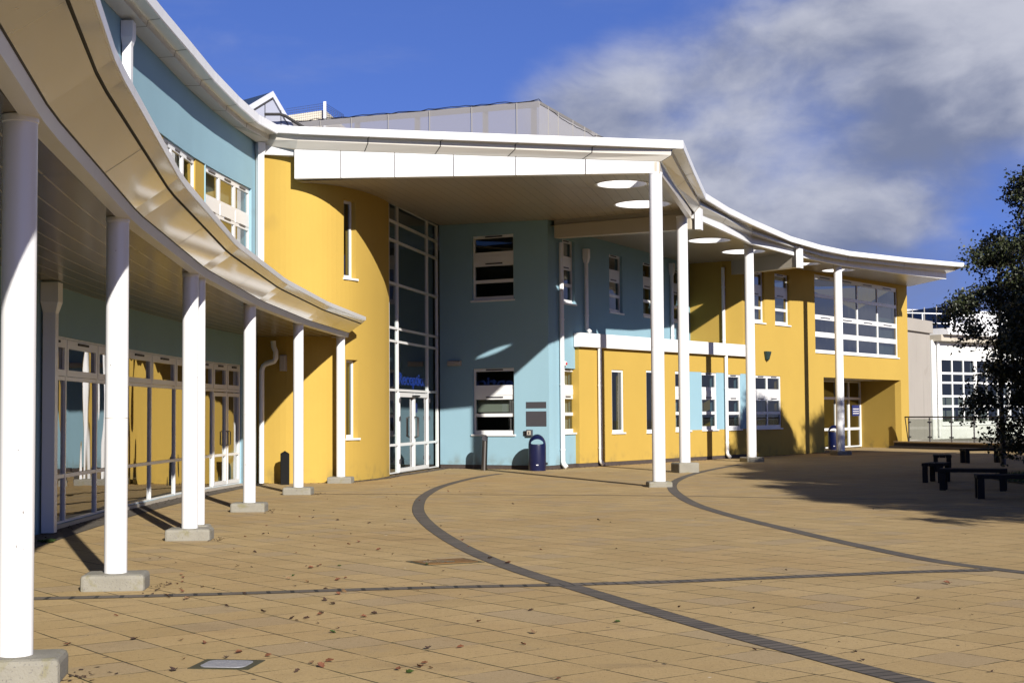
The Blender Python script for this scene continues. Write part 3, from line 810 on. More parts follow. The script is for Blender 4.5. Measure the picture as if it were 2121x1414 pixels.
m.hexa([P3(-w * .28, .10, z0), P3(w * .22, .10, z0), P3(w * .22, .003, z0), P3(-w * .28, .003, z0), P3(-w / 2, .14, z1), P3(w / 2, .14, z1), P3(w / 2, .003, z1), P3(-w / 2, .003, z1)])
m.build('housing', paint('dark_green_plastic', (.012, .03, .028), .4), ab, bevel=.03)
m = MB(); m.box(fr, -.03, .03, .03, .08, z0 - .04, z0 - .002); m.build('bracket', M['black'], ab)
s_, _ = DW.hit(1497.5, 620); p = DW.at(s_); n = DW.nor(s_); downpipe(fw, (p.x, p.y), (0, -1), 3.85, 6.85, r=.062, hopper=False, foot=False)

# ------------------------------------------------------------------ big entrance roof
ro_ = thing('entrance_roof', 'sweeping white flat roof with round rooflights carried by tall columns over the entrance', 'roof', (3.2, 36, 0))
ribs = []   # (lip top, beam-top line)
for i in range(15):                                                   # eave of the left wing
    y = 5 + i * 2.05
    if y > 33.2: y = 33.2
    f = col_off(y, w1_off(y) + .60); b = col_off(y, w1_off(y))
    e_ = max(0, (y - 27) / 6.2); ribs.append((Vector((f.x, f.y, 8.72 - .26 * e_)), Vector((b.x, b.y, 8.40 - .2 * e_))))
ribs.append((D(575, 259, 34.55), D(540, 301, 35.15)))
NW = len(ribs) - 1
ribs.append((D(620, 262, 34.15), D(612, 310, 34.6)))
for k in range(1, 5):
    f = k / 5; px = 620 + (1415 - 620) * f
    a, b = D(620, 262, 34.15), D(1415, 291, 31.7); a2, b2 = D(612, 310, 34.6), D(1365, 335, 32.2)
    ribs.append((a.lerp(b, f), a2.lerp(b2, f)))
ribs.append((D(1415, 291, 31.7), D(1367, 335.5, 32.05)))
ribs.append((D(1438, 347, 35.4), D(1400, 388, 35.7)))
ribs.append((D(1462, 400, 39.6), D(1437, 440, 39.9)))
ribs.append((D(1510, 430, 42.3), D(1496, 463, 42.7)))
ribs.append((D(1560, 455, 45.0), D(1557, 490, 46.9)))
ribs.append((D(1640, 490, 49.0), D(1652, 516, 50.5)))
ribs.append((D(1700, 507.5, 51.2), D(1705, 529, 53.1)))
ribs.append((D(1760, 520, 53.6), D(1752, 538, 54.9)))
ribs.append((D(1880, 534, 57.5), D(1865, 555, 58.7)))
ribs.append((D(1997, 544.5, 61.3), D(1960, 566, 62.0)))
def prof(f, b, wing_):
    d = Vector((b.x - f.x, b.y - f.y, 0)); h = f.z - b.z
    if wing_: K = ((0, 0), (0, .20), (.03, .22), (.03, .16), (.46, .19), (.50, .30), (1, h))
    else: K = ((0, 0), (0, .165), (.03, .18), (.03, .13), (.48, .17), (.50, .29), (.92, h - .01), (1, h))
    return [Vector((f.x, f.y, f.z)) + d * k - Vector((0, 0, z)) for k, z in K]
P = [prof(f, b, i < NW) for i, (f, b) in enumerate(ribs)]
def lerp_prof(i, k, n):
    p = P[i]; return p[k]
# split: white lip, cream underside
lip = MB(); und = MB(); gap = MB()
cat = []
for i in range(len(ribs) - 1):
    a, b = P[i], P[i + 1]
    na, nb = len(a), len(b)
    if na != nb: b = prof(*ribs[i + 1], True) if na == 7 else b
    lip.poly([a[1], b[1], b[0], a[0]]); lip.poly([a[2], b[2], b[1], a[1]])
    gap.poly([a[3], b[3], b[2], a[2]])
    for k in range(3, len(a) - 1): und.poly([a[k + 1], b[k + 1], b[k], a[k]])
e = P[-1]; lip.poly([e[0], e[1], e[2]] + [Vector((ribs[-1][1].x, ribs[-1][1].y, ribs[-1][0].z))]); und.poly(e[2:] + [Vector((ribs[-1][1].x, ribs[-1][1].y, e[2].z))])
lip.build('fascia', M['fascia'], ro_); und.build('eave_underside', M['eave'], ro_); gap.build('drip_gap', M['gap'], ro_)
# joints across the eave
jt = MB()
for i in range(1, len(ribs) - 1):
    if i in (NW, NW + 1): continue
    a = P[i]; d = (ribs[i + 1][0] - ribs[i - 1][0]).normalized() * .012
    for k in range(3, len(a) - 1):
        o_ = Vector((0, 0, -.003)) + (a[0] - ribs[i][1]).normalized() * .002
        jt.poly([a[k + 1] - d + o_, a[k + 1] + d + o_, a[k] + d + o_, a[k] - d + o_])
jt.build('joint', M['gap'], ro_)
# deep white front beam and the thin edge beam along the wing
def strip_beam(tops, bots, inward, name, mat, th=.22):
    m = MB()
    for i in range(len(tops) - 1):
        a, b, c, d = tops[i], tops[i + 1], bots[i], bots[i + 1]
        ia, ib = inward[i], inward[i + 1]
        m.hexa([c, d, d + ib * th, c + ia * th, a, b, b + ib * th, a + ia * th])
    return m.build(name, mat, ro_)
A0, A1 = D(610, 310, 34.6), D(1365, 335.5, 32.05); B0, B1 = D(610, 370, 34.6), D(1365, 358, 32.05)
n5 = 6; pxs = [0, .135, .29, .455, .625, .81, 1.0]
inw = Vector((.08, 1, 0)).normalized()
for i in range(6):
    f0, f1 = pxs[i] + (.0012 if i else 0), pxs[i + 1] - .0012
    strip_beam([A0.lerp(A1, f0), A0.lerp(A1, f1)], [B0.lerp(B1, f0), B0.lerp(B1, f1)], [inw, inw], 'front_beam', M['fascia'])
m = MB(); p0, p1 = D(543, 300, 35.08), D(609, 306, 34.72); q0, q1 = D(543, 320, 35.08), D(609, 322, 34.72); m.hexa([q0, q1, q1 + inw * .2, q0 + inw * .2, p0, p1, p1 + inw * .2, p0 + inw * .2]); m.build('front_beam', M['fascia'], ro_)
edge_px = [(1367, 335.5, 359, 32.05), (1400, 388, 404, 35.7), (1432, 438, 452, 39.6)]
T_ = [D(a, t, d) for a, t, b, d in edge_px]; Bt_ = [D(a, b, d) for a, t, b, d in edge_px]
strip_beam(T_, Bt_, [Vector((-1, .2, 0))] * 3, 'edge_beam', M['beam'], .12)
edge_px = [(1440, 440, 452, 40.0), (1496, 463, 477, 42.7), (1557, 490, 505, 46.9), (1652, 516, 531, 50.5), (1705, 529, 542, 53.1), (1752, 538, 551, 54.9), (1865, 555, 567, 58.7), (1960, 566, 578, 62.0)]
T2 = [D(a, t, d) for a, t, b, d in edge_px]; B2 = [D(a, b, d) for a, t, b, d in edge_px]
inn2 = Vector((-.8, .58, 0))
strip_beam(T2, B2, [inn2] * len(T2), 'edge_beam', M['fascia'], .12)
# cross beams below the soffit
def cross(a, b, zb0, zb1, zt, w=.28):
    m = MB(); d = (b - a); d.z = 0; d.normalize(); n = Vector((d.y, -d.x, 0)) * w / 2
    A, B_ = Vector((a.x, a.y, 0)), Vector((b.x, b.y, 0)); z = lambda v: Vector((0, 0, v))
    m.hexa([A + n + z(zb0), B_ + n + z(zb1), B_ - n + z(zb1), A - n + z(zb0), A + n + z(zt), B_ + n + z(zt), B_ - n + z(zt), A - n + z(zt)])
    return m.build('cross_beam', M['beam'], ro_, bevel=.008)
cross(D(1153, 475, 42.7), D(1436, 460, 40.2), 6.70, 6.62, 7.30)
cross(D(1495, 560, 53.7), D(1652, 540, 50.3), 6.58, 6.55, 7.20)
m = MB(); e = D(1434, 460, 40.2); m.box(((e.x, e.y), (.93, -.35), (.35, .93)), .12, .26, -.2, .16, 6.60, 7.28); m.build('beam_end', M['fascia'], ro_)
m = MB(); e = D(1654, 540, 50.2); m.box(((e.x, e.y), (.83, -.56), (.56, .83)), -.02, .10, -.16, .16, 6.52, 7.25); m.build('beam_end', M['fascia'], ro_)
# rooflight openings
holes = []
for px, py, z, r in ((1288, 385.5, 6.98, .60), (1331, 430, 7.02, .72), (1469, 498, 7.05, .66), (1540, 520.5, 7.06, .72), (1668, 545.5, 7.1, .52), (1736, 559.5, 7.12, .62)):
    p = G(px, py, z); holes.append((p.x, p.y, r))
def soffit_mesh(outer, hs, zf, flip=False):
    """Planar sheet with round holes; z from zf(x, y)."""
    loops = [[Vector((p[0], p[1], 0)) for p in outer]]
    for x, y, r in hs: loops.append([Vector((x + r * math.cos(a * math.pi / 20), y + r * math.sin(a * math.pi / 20), 0)) for a in range(40)])
    tris = tessellate_polygon(loops); flat = [v for l in loops for v in l]; m = MB()
    for t in tris:
        q = [flat[i] for i in t]; m.poly([(p.x, p.y, zf(p.x, p.y)) for p in (q if not flip else q[::-1])])
    return m
zs1 = lambda x, y: 6.98 + (y - 32.1) * .021 + max(0, (1.5 - x)) * .018
front = [(B0.x + .02, B0.y + .15), (B1.x - .05, B1.y + .15), (T_[1].x - .06, T_[1].y), (D(1432, 445, 39.6).x - .06, 39.9), (1.2, 42.55), (1.0, 42.45), (-2.15, 44.22), (-3.2, 38.9)]
front += [tuple(YW.at(s) - YW.nor(s) * .05) for s in (5.3, 4.6, 4.0, 3.4, 2.6, 1.9, 1.2)]
outer1 = front
soffit_mesh(outer1, holes[:2], zs1).build('soffit', M['soffit2'], ro_)
outer2 = [(p.x - .08, p.y + .05) for p in B2] + [tuple(LP(27.3, 0)), tuple(LP(27.3, -.2)), tuple(LP(11, -.2)), (7.75, 53.5), (6.5, 54.2), (1.1, 42.55)]
outer2 = [(p[0], p[1]) for p in outer2]
zs2 = lambda x, y: 7.06 + max(0, y - 52) * .012
soffit_mesh(outer2, holes[2:], zs2).build('soffit', M['soffit3'], ro_)
# rooflight drums and the roof sheet
for x, y, r in holes:
    z0 = (zs1 if (x, y, r) in holes[:2] else zs2)(x, y) - .012
    m = MB(); k = 40
    for a in range(k):
        c0, s0, c1, s1 = math.cos(2 * math.pi * a / k), math.sin(2 * math.pi * a / k), math.cos(2 * math.pi * (a + 1) / k), math.sin(2 * math.pi * (a + 1) / k)
        m.poly([(x + r * c1, y + r * s1, z0), (x + r * c0, y + r * s0, z0), (x + r * c0, y + r * s0, z0 + .36), (x + r * c1, y + r * s1, z0 + .36)])
        m.poly([(x + (r + .05) * c0, y + (r + .05) * s0, z0 - .004), (x + (r + .05) * c1, y + (r + .05) * s1, z0 - .004), (x + r * c1, y + r * s1, z0 - .004), (x + r * c0, y + r * s0, z0 - .004)])
    m.build('rooflight_drum', M['white'], ro_, smooth=True)
fl = [f for f, b in ribs]
outer3 = [(p.x, p.y) for p in fl] + [tuple(LP(29, -12)), (0, 60), (-14, 52), (-14, 5)]
def ztop(x, y):
    for hx, hy, hr in holes:
        if math.hypot(x - hx, y - hy) < hr + .05: return (zs1 if (hx, hy, hr) in holes[:2] else zs2)(hx, hy) + .345
    best = min(fl, key=lambda p: (p.x - x) ** 2 + (p.y - y) ** 2); return best.z - .015
rt = soffit_mesh(outer3, holes, ztop); rt.build('roof_sheet', M['roof'], ro_)

# ------------------------------------------------------------------ columns
def column(parent, x, y, zt, r, bw, bd, bh, rot):
    m = MB(); m.lathe((x, y, bh - .005), [(r * 1.0, 0), (r, .35 * zt), (r * .995, zt - bh - .04), (r * 1.06, zt - bh - .035), (r * 1.06, zt - bh + .005)], 40)
    c = m.build('column', M['column'], parent, smooth=True)
    b = MB(); ca, sa = math.cos(rot), math.sin(rot)
    b.box(((x, y), (ca, sa), (sa, -ca)), -bw / 2, bw / 2, -bd / 2, bd / 2, -.03, bh)
    b.build('concrete_base', M['concrete'], c, bevel=.035)
    return c
def cpx(px, d): p = D(px, 900, d); return p.x, p.y
for px, d, tp, r, bh, bw in ((1364, 32.2, 358, .145, .12, .52), (1418, 39.9, 448, .150, .27, .60), (1556.5, 48.0, 507, .155, .16, .62), (1741, 55.0, 549, .155, .15, .62)):
    x, y = cpx(px, d); zt = D(px, tp, d).z
    column(ro_, x, y, zt, r, bw, bw * .9, bh, R(20 if d > 36 else 4))

# ------------------------------------------------------------------ covered walkway
cw = thing('covered_walkway', 'long curved white canopy with a glossy angled fascia on slim round columns', 'canopy', (col_x(20), 20, 0))
ZS = 3.48; Y0, Y1 = 3.0, 35.35
def cp(y, o, z): p = col_off(y, o); return Vector((p.x, p.y, z))
CY_ = [9.11, 13.84, 19.27, 24.87, 30.13, 35.05]
for y in CY_:
    p = col_off(y, 0)
    rot = math.atan2(curve_n(y).y, curve_n(y).x)
    column(cw, p.x, p.y, ZS - .005, .105, .58, .44, .15, rot)
c2 = [o for o in cw.children][1]
m = MB(); p = col_off(CY_[1], 0); m.lathe((p.x, p.y, 1.585), [(.1045, 0), (.1062, .002), (.1062, .006), (.1045, .008)], 40); m.build('seam', M['lightbox'], c2)
p = col_off(19.95, .02); column(cw, p.x, p.y, ZS - .005, .075, .30, .28, .148, 0)
ends = [3.0]
for c in CY_[:-1]: ends += [c + .10, c + .68]
ends.append(35.35)
strip = MB(); pan = MB(); pan2 = MB(); lipm = MB(); gp = MB(); bat = MB(); top = MB(); sof = MB()
prof_o = dict(s0=.125, s1=.15, m=.47, g=.485, o=.635, l=.65)
for a, b in zip(ends, ends[1:]):
    f = lambda o, z: (cp(a, o, z), cp(b, o, z))
    q = lambda m, A, B: m.poly([A[0], A[1], B[1], B[0]])
    e = 1.0
    s0, s1 = f(.125, ZS - .015), f(.135, ZS + .095); q(strip, s0, s1)
    p0, p1 = f(.15, ZS + .10), f(.435, ZS + .30); q(pan, p0, p1); q(gp, s1, p0)
    g1 = f(.425, ZS + .318); q(gp, p1, g1)
    h1 = f(.45, ZS + .322); q(gp, g1, h1)
    o0, o1 = h1, f(.545, ZS + .395); q(pan2, o0, o1)
    l1 = f(.56, ZS + .475); q(lipm, o1, f(.558, ZS + .395)); q(lipm, f(.558, ZS + .395), l1)
    t1 = f(-2.2, ZS + .56); q(top, l1, t1)
    sb = f(-.0, ZS - .015); q(strip, sb, s0)
strip.build('lower_fascia', M['white'], cw); pan.build('sloping_panel', M['panel'], cw); pan2.build('sloping_panel', M['panel'], cw)
lipm.build('upper_lip', M['fascia'], cw); gp.build('drip_gap', M['gap'], cw); top.build('roof_sheet', M['roof'], cw)
def lin(A, B, f): return A.lerp(B, f)
for a_, b_ in zip(ends, ends[1:]):
    if b_ - a_ < 1: continue
    for f0 in ((.5,) if b_ - a_ > 3 else ()):
        e = .005 / (b_ - a_)
        P_ = lambda o, z, f: lin(cp(a_, o, z), cp(b_, o, z), f)
        j_ = MB(); j_.poly([P_(.152, ZS + .0995, f0 - e), P_(.152, ZS + .0995, f0 + e), P_(.438, ZS + .2985, f0 + e), P_(.438, ZS + .2985, f0 - e)])
        j_.build('joint', M['joint'], cw)
endp = MB(); endp.poly([cp(Y1, -2.2, ZS), cp(Y1, .125, ZS - .015), cp(Y1, .15, ZS + .10), cp(Y1, .435, ZS + .30), cp(Y1, .545, ZS + .395), cp(Y1, .56, ZS + .475), cp(Y1, -2.2, ZS + .56)]); endp.build('end_panel', M['fascia'], cw)
N_ = 26
for i in range(N_):
    a, b = Y0 + (Y1 - Y0) * i / N_, Y0 + (Y1 - Y0) * (i + 1) / N_
    for k in range(8):
        o0, o1 = -2.21 + 2.21 * k / 8, -2.21 + 2.21 * (k + 1) / 8
        uv = [(o0, a), (o1, a), (o1, b), (o0, b)]
        sof.poly([cp(a, o0, ZS), cp(b, o0, ZS), cp(b, o1, ZS), cp(a, o1, ZS)], [(o0, a), (o0, b), (o1, b), (o1, a)])
def soffit_uv():
    m, nt, b = newmat('walkway_soffit'); uv = N(nt, 'ShaderNodeUVMap'); s = N(nt, 'ShaderNodeSeparateXYZ'); L(nt, uv.outputs[0], s.inputs[0])
    g = math_(nt, 'LESS_THAN', math_(nt, 'FRACT', math_(nt, 'ADD', math_(nt, 'DIVIDE', s.outputs[0], .245), 40)), .075)
    g2 = math_(nt, 'LESS_THAN', math_(nt, 'ABSOLUTE', math_(nt, 'SUBTRACT', math_(nt, 'FRACT', math_(nt, 'ADD', math_(nt, 'DIVIDE', s.outputs[1], 5.3), .35)), .5)), .0045)
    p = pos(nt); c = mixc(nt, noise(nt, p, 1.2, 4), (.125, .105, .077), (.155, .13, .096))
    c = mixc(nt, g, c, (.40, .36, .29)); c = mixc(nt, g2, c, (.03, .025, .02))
    L(nt, c, b.inputs['Base Color']); b.inputs['Roughness'].default_value = .22
    bump(nt, b, math_(nt, 'SUBTRACT', 1.0, math_(nt, 'MAXIMUM', g, g2)), .4, .006); return m
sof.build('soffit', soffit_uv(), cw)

# ------------------------------------------------------------------ rooftop things
def meshscreen():
    m, nt, b = newmat('screen_mesh'); out = nt.nodes['Material Output']
    b.inputs['Base Color'].default_value = (.30, .285, .28, 1); b.inputs['Roughness'].default_value = .7
    tr = N(nt, 'ShaderNodeBsdfTransparent'); mx = N(nt, 'ShaderNodeMixShader'); mx.inputs[0].default_value = .74
    L(nt, tr.outputs[0], mx.inputs[1]); L(nt, b.outputs[0], mx.inputs[2]); L(nt, mx.outputs[0], out.inputs[0]); return m
M['screen'] = meshscreen()
M['post_grey'] = paint('grey_post', (.17, .16, .15), .6)
S0, S1, S2 = D(520, 262, 58), D(1116, 210, 50), D(1262, 292, 57)
ps = thing('roof_screen', 'grey see-through mesh screen standing on the roof above the entrance', 'screen', (S1.x, S1.y, 7.6))
m = MB(); zb = 7.6
m.poly([(S0.x, S0.y, zb), (S1.x, S1.y, zb), S1, S0]); m.poly([(S1.x, S1.y, zb), (S2.x, S2.y, zb), S2, S1]); m.build('mesh_panel', M['screen'], ps)
for px in (500, 632, 760, 885, 1018, 1107):
    f = (px - 520) / (1116 - 520); f = max(f, .01); a = S0.lerp(S1, f); k = MB(); k.bar((a.x, a.y + .2, zb), (a.x, a.y + .2, a.z - .1), .20, .12); k.build('post', M['post_grey'], ps)
k = MB(); k.bar(S0 + Vector((0, .1, -.07)), S1 + Vector((0, .1, -.07)), .10, .22); k.bar(S1 + Vector((0.03, .1, -.04)), S2 + Vector((0, .1, -.04)), .06, .10); k.build('rail', M['post_grey'], ps)
k = MB()
for px in (580, 680, 748, 826, 910, 992, 1076):
    f = (px - 520) / 596; a = S0.lerp(S1, f); k.bar((a.x, a.y - .02, zb), (a.x, a.y - .02, a.z), .035, .03)
for f in (.12, .25, .45, .62, .8): a = S1.lerp(S2, f); k.bar((a.x, a.y - .02, zb), (a.x, a.y - .02, a.z), .035, .03)
k.build('seam', M['post_grey'], ps)
k = MB(); rr = random.Random(3)
pts = [S0.lerp(S1, i / 40) + Vector((0, 0, .03 + rr.uniform(-.02, .05))) for i in range(41)] + [S1.lerp(S2, i / 20) + Vector((0, 0, .03 + rr.uniform(-.04, .06) - .25 * math.sin(i / 20 * math.pi))) for i in range(1, 21)]
k.tube(pts, .014, 5); k.build('wire', M['gap'], ps)
# glazed gable rooflight
a_, b_, c_ = D(566, 190, 43), D(490, 236, 43), D(632, 268, 43)
gl = thing('rooflight', 'white gable-ended rooflight poking above the corner of the roof', 'rooflight', (a_.x, a_.y, 8.4))
back = Vector((-3.0, 3.5, .1)); PY_ = 43.0
M['pane_grey'] = paint('translucent_glazing', (.27, .28, .33), .25)
def gp_poly(m, pts, dy=0.0):
    q = [D(x, y, PY_) - Vector((0, dy, 0)) for x, y in pts]; m.poly(q)
m = MB(); gp_poly(m, [(566, 190), (430, 274), (430, 330), (680, 330), (650, 330)]); m.build('gable_panel', M['pane_grey'], gl)
m = MB(); gp_poly(m, [(566, 189), (566, 203), (470, 261), (440, 264)], .03); gp_poly(m, [(566, 189), (648, 330), (638, 330), (566, 203)], .03); M['trim_grey'] = paint('grey_trim', (.36, .37, .42), .4)
m.build('gable_trim', M['trim_grey'], gl)
m = MB(); gp_poly(m, [(566, 202), (567, 205), (470, 264), (470, 261)], .05); gp_poly(m, [(566, 202), (638, 330), (636, 330), (566, 205)], .05); gp_poly(m, [(549, 214), (550.2, 214), (550.2, 330), (549, 330)], .04); gp_poly(m, [(582, 228), (583.2, 230), (583.2, 330), (582, 330)], .04)
m.build('glazing_bar', M['gap'], gl)
a_, b_, c_ = D(566, 190, PY_), D(430, 274, PY_), D(650, 330, PY_)
m = MB(); m.poly([a_, a_ + back, b_ + back, b_]); m.poly([a_ + back, a_, c_, c_ + back]); m.build('slope', paint('slate_blue_glazing', (.03, .045, .06), .25), gl)
m = MB(); m.tube([D(548, 237, 42.6), D(580, 237, 42.6), D(590, 240, 42.7), D(632, 266, 43.0)], .045, 8); m.build('pipe', M['gap'], gl, smooth=True)
# plant room with a net
pr_ = thing('plant_room', 'cream rooftop plant room with bird netting stretched from a white post', 'plant room', (D(672, 240, 70).x, 70, 7.5))
m = MB(); x0, x1, x2 = D(560, 240, 70), D(673, 228, 70), D(760, 262, 78)
M['cream'] = paint('cream_cladding', (.62, .56, .44), .7)
m.poly([(x0.x, x0.y, 7.5), (x1.x, x1.y, 7.5), x1, x0 + Vector((0, 0, -.1))]); m.poly([(x1.x, x1.y, 7.5), (x2.x, x2.y, 7.5), (x2.x, x2.y, x1.z - .3), x1]); m.poly([x0 + Vector((0, 0, -.1)), x1, (x2.x, x2.y, x1.z - .3), (x0.x, x2.y, x1.z - .3)]); m.build('wall', M['cream'], pr_)
m = MB(); p = D(673, 240, 69.7); m.bar((p.x, p.y, 14.5), (p.x, p.y, D(673, 211, 69.7).z), .12, .12); m.build('post', M['white'], pr_)
m = MB(); pt = D(673, 214, 69.7); pl = D(592, 226, 69.7); pr2 = D(712, 238, 72)
for k in range(9):
    f = k / 8; m.tube([pl + Vector((0, 0, -.9 * f)), pt + Vector((0, 0, -.9 * f))], .008, 4); m.tube([pt + Vector((0, 0, -.9 * f)), pr2 + Vector((0, 0, -.35 * f))], .008, 4)
for k in range(19): f = k / 18; a = pl.lerp(pt, f); m.tube([a, a + Vector((0, 0, -.9))], .006, 4)
for k in range(10): f = k / 9; a = pt.lerp(pr2, f); m.tube([a, a + Vector((0, 0, -.9 + .55 * f))], .006, 4)
m.build('net', M['navy'], pr_)

# ------------------------------------------------------------------ grey annex and white building on the right
Q0 = LP(27.0, -.35); Q1 = D(1929, 850, 69.8); Q1 = Vector((Q1.x, Q1.y))
GA = Wall([Q0, Q1])
ga = thing('grey_annex', 'narrow grey rendered annex wall between the yellow wing and the white building', 'building', (GA.at(1).x, GA.at(1).y, 0))
GA.mesh(0, GA.len, 0, 5.35).build('wall', M['grey_render'], ga)
m = MB(); fr, w = GA.frame(-.1, GA.len + .06); m.box(fr, -w / 2, w / 2, -.35, .14, 5.28, 5.86); m.build('parapet', M['grey_render'], ga, bevel=.02)
m = MB(); e = GA.at(GA.len); m.poly([(e.x, e.y, 0), (e.x - 4, e.y + 6, 0), (e.x - 4, e.y + 6, 5.3), (e.x, e.y, 5.3)]); m.build('wall', M['grey_render'], ga)
W0 = D(1931, 800, 70.2); W2 = D(2300, 800, 82)
WB = Wall([(W0.x, W0.y), (W2.x, W2.y)])
wb = thing('white_building', 'white rendered single-storey building with a tall grid window behind the tree', 'building', (W0.x + 3, W0.y + 2, 0))
s0 = WB.hit(1951, 800)[0]; rows = []
ys = [742, 770, 791, 820, 842, 877]; zt = WB.hit(1951, 741)[1]; zb = WB.hit(1951, 880)[1]; hh = zt - zb
def fz(y): return (zt - WB.hit(1951, y)[1]) / hh
rows = [(fz(745), fz(770)), (fz(774.5), fz(790)), (fz(794), fz(818)), (fz(822), fz(839)), (fz(843), fz(873))]
for i in range(3):
    a = s0 + i * 3.15; w = 3.0
    if a + w > WB.len: break
    window(wb, WB, rect=(a, a + w, zb, zt), rows=rows, colw=[(k / 3 + .014, (k + 1) / 3 - .014) for k in range(3)], setback=.04, blinds=((0, 1, 0, 1),) if False else ())
WB.mesh(0, WB.len, 0, 5.0).build('wall', M['white_render'], wb)
m = MB(); fr, w = WB.frame(.25, WB.len); m.box(fr, -w / 2, w / 2, -.5, .75, 5.25, 5.55); m.build('fascia', M['fascia'], wb)
m = MB(); m.box(fr, -w / 2 - .1, w / 2, -.5, .45, 4.95, 5.249); m.build('eave_underside', M['beam'], wb)
m = MB(); m.box(fr, -w / 2, w / 2, -9, -.51, 5.0, 5.5); m.build('roof', M['fascia'], wb)
p = WB.at(.42); n = WB.nor(.3); downpipe(wb, (p.x, p.y), tuple(n), .4, 4.95, r=.07, hopper=False, foot=False)
m = MB(); a, b = WB.at(0), WB.at(WB.len); q = WB.nor(.1) * -4; m.poly([(a.x + q.x, a.y + q.y, .25), (b.x + q.x, b.y + q.y, .25), (b.x + q.x, b.y + q.y, 5), (a.x + q.x, a.y + q.y, 5)]); m.build('inner_wall', M['interior'], wb)
# dark rooflight behind with its gable end, railing in front
da, db = D(1862, 646, 84), D(1970, 632.5, 80); zb = 5.6
rl = thing('rooflight', 'long dark-glazed rooflight with a white gable end on the white roof', 'rooflight', (db.x, db.y, zb))
m = MB(); m.poly([(da.x, da.y, zb), (db.x, db.y, zb), db, da]); m.build('glazing', paint('dark_blue_glazing', (.012, .014, .03), .12), rl)
m = MB()
for px in (1890, 1915, 1940, 1966): f = (px - 1862) / 108; a = da.lerp(db, f); m = MB(); m.bar((a.x, a.y - .05, zb), (a.x, a.y - .05, a.z + .08), .05, .05); m.build('glazing_bar', M['post_grey'], rl)
dc = Vector((db.x + 2.2, db.y + 1.2, zb))
m = MB(); m.poly([(db.x, db.y - .02, zb), dc + Vector((.6, .3, 0)), db + Vector((0, -.02, 0))]); m.build('gable_panel', M['pane_grey'], rl)
m = MB(); f = Vector((0, -.08, 0)); m.bar(db + f, dc + Vector((.6, .3, 0)) + f, .1, .28); m.bar(Vector((db.x, db.y, zb)) + f, db + f, .22, .1); m.bar(Vector((db.x, db.y, zb + .55)) + f * 1.5, dc + f * 1.5 + Vector((0, 0, .55)), .1, .35); m.build('gable_trim', M['white'], rl)
m = MB(); e = D(1868, 640, 92); g_ = D(2200, 640, 100); m.hexa([(e.x, e.y, 5), (g_.x, g_.y, 5), (g_.x, g_.y + 4, 5), (e.x, e.y + 4, 5), (e.x, e.y, e.z), (g_.x, g_.y, e.z + .2), (g_.x, g_.y + 4, e.z + .2), (e.x, e.y + 4, e.z)]); w_ = m.build('roof_block', M['white'], None)
tag(w_, 'low white rooftop block showing behind the dark rooflight', 'building')
rg = thing('roof_railing', 'thin grey metal safety railing along the annex roof', 'railing', (D(1910, 660, 74).x, 74, 5.5))
m = MB(); a, b = D(1870, 647.5, 74), D(2040, 652, 76); m.tube([a, b], .03, 8); a2, b2 = D(1915, 669, 74), D(2040, 671, 76); m.tube([a2, b2], .028, 8); m.build('rail', M['white'], rg, smooth=True)
for px in (1910.5, 1968, 2026): p = D(px, 650, 74.3); m = MB(); m.tube([(p.x, p.y, 5.3), (p.x, p.y, p.z + .05)], .035, 8); m.build('post', M['white'], rg, smooth=True)

# ------------------------------------------------------------------ terrace with balustrade
TA, TB = D(1852, 925, 65.0), D(2240, 925, 55.0)
TW = Wall([(TA.x, TA.y), (TB.x, TB.y)]); ZT = .30
tw = thing('terrace_wall', 'low dark brick terrace wall with a pale stone coping', 'wall', (TW.at(8).x, TW.at(8).y, 0))
TW.mesh(0, TW.len, 0, ZT - .06).build('brickwork', M['brick'], tw)
fr, w = TW.frame(0, TW.len); m = MB(); m.box(fr, -w / 2, w / 2, -.32, .05, ZT - .06, ZT); m.build('coping', paint('stone_coping', (.30, .20, .09), .8, .1, 3), tw, bevel=.01)
for z in (.09,): m = MB(); m.box(fr, -w / 2, w / 2, .003, .28, 0, z); m.build('step', M['brick'], tw)
bl = thing('balustrade', 'glass balustrade with steel posts and dark handrail on the terrace', 'balustrade', (TW.at(5).x, TW.at(5).y, ZT))
pp = [1877, 1920, 1965, 2012, 2060, 2108, 2160]
ss = [TW.hit(p, 900)[0] for p in pp]
for s in ss:
    p = TW.at(s) - TW.nor(s) * .15; m = MB(); m.tube([(p.x, p.y, ZT), (p.x, p.y, ZT + 1.02)], .032, 10); m.build('post', M['steel'], bl, smooth=True)
m = MB(); a = TW.at(ss[0] - .25) - TW.nor(1) * .15; b = TW.at(ss[-1]) - TW.nor(1) * .15; m.tube([(a.x, a.y, ZT + 1.06), (b.x, b.y, ZT + 1.06)], .030, 10); m.build('handrail', M['black'], bl, smooth=True)
m = MB(); a2 = TW.at(ss[0] - .25) - TW.nor(1) * .15; m.tube([(a2.x, a2.y, ZT + 1.06), (a2.x + .12, a2.y - .1, .1)], .022, 8); m.build('handrail', M['steel'], bl, smooth=True)
for a, b in zip(ss, ss[1:]):
    fr, w = TW.frame(a + .06, b - .06); m = MB(); m.box(fr, -w / 2, w / 2, -.156, -.144, ZT + .08, ZT + .98); gp_ = m.build('glass_panel', M['glass_clear'], bl)
    k = MB()
    for u in (-w / 2 + .03, w / 2 - .03):
        for z in (.2, .84): k.box(fr, u - .03, u + .03, -.175, -.125, ZT + z - .03, ZT + z + .03)
    k.build('clamp', M['steel'], gp_)
m = MB(); p = [TW.at(0) - TW.nor(0) * .3, TW.at(TW.len) - TW.nor(0) * .3, WB.at(WB.len), WB.at(0), GA.at(0)]
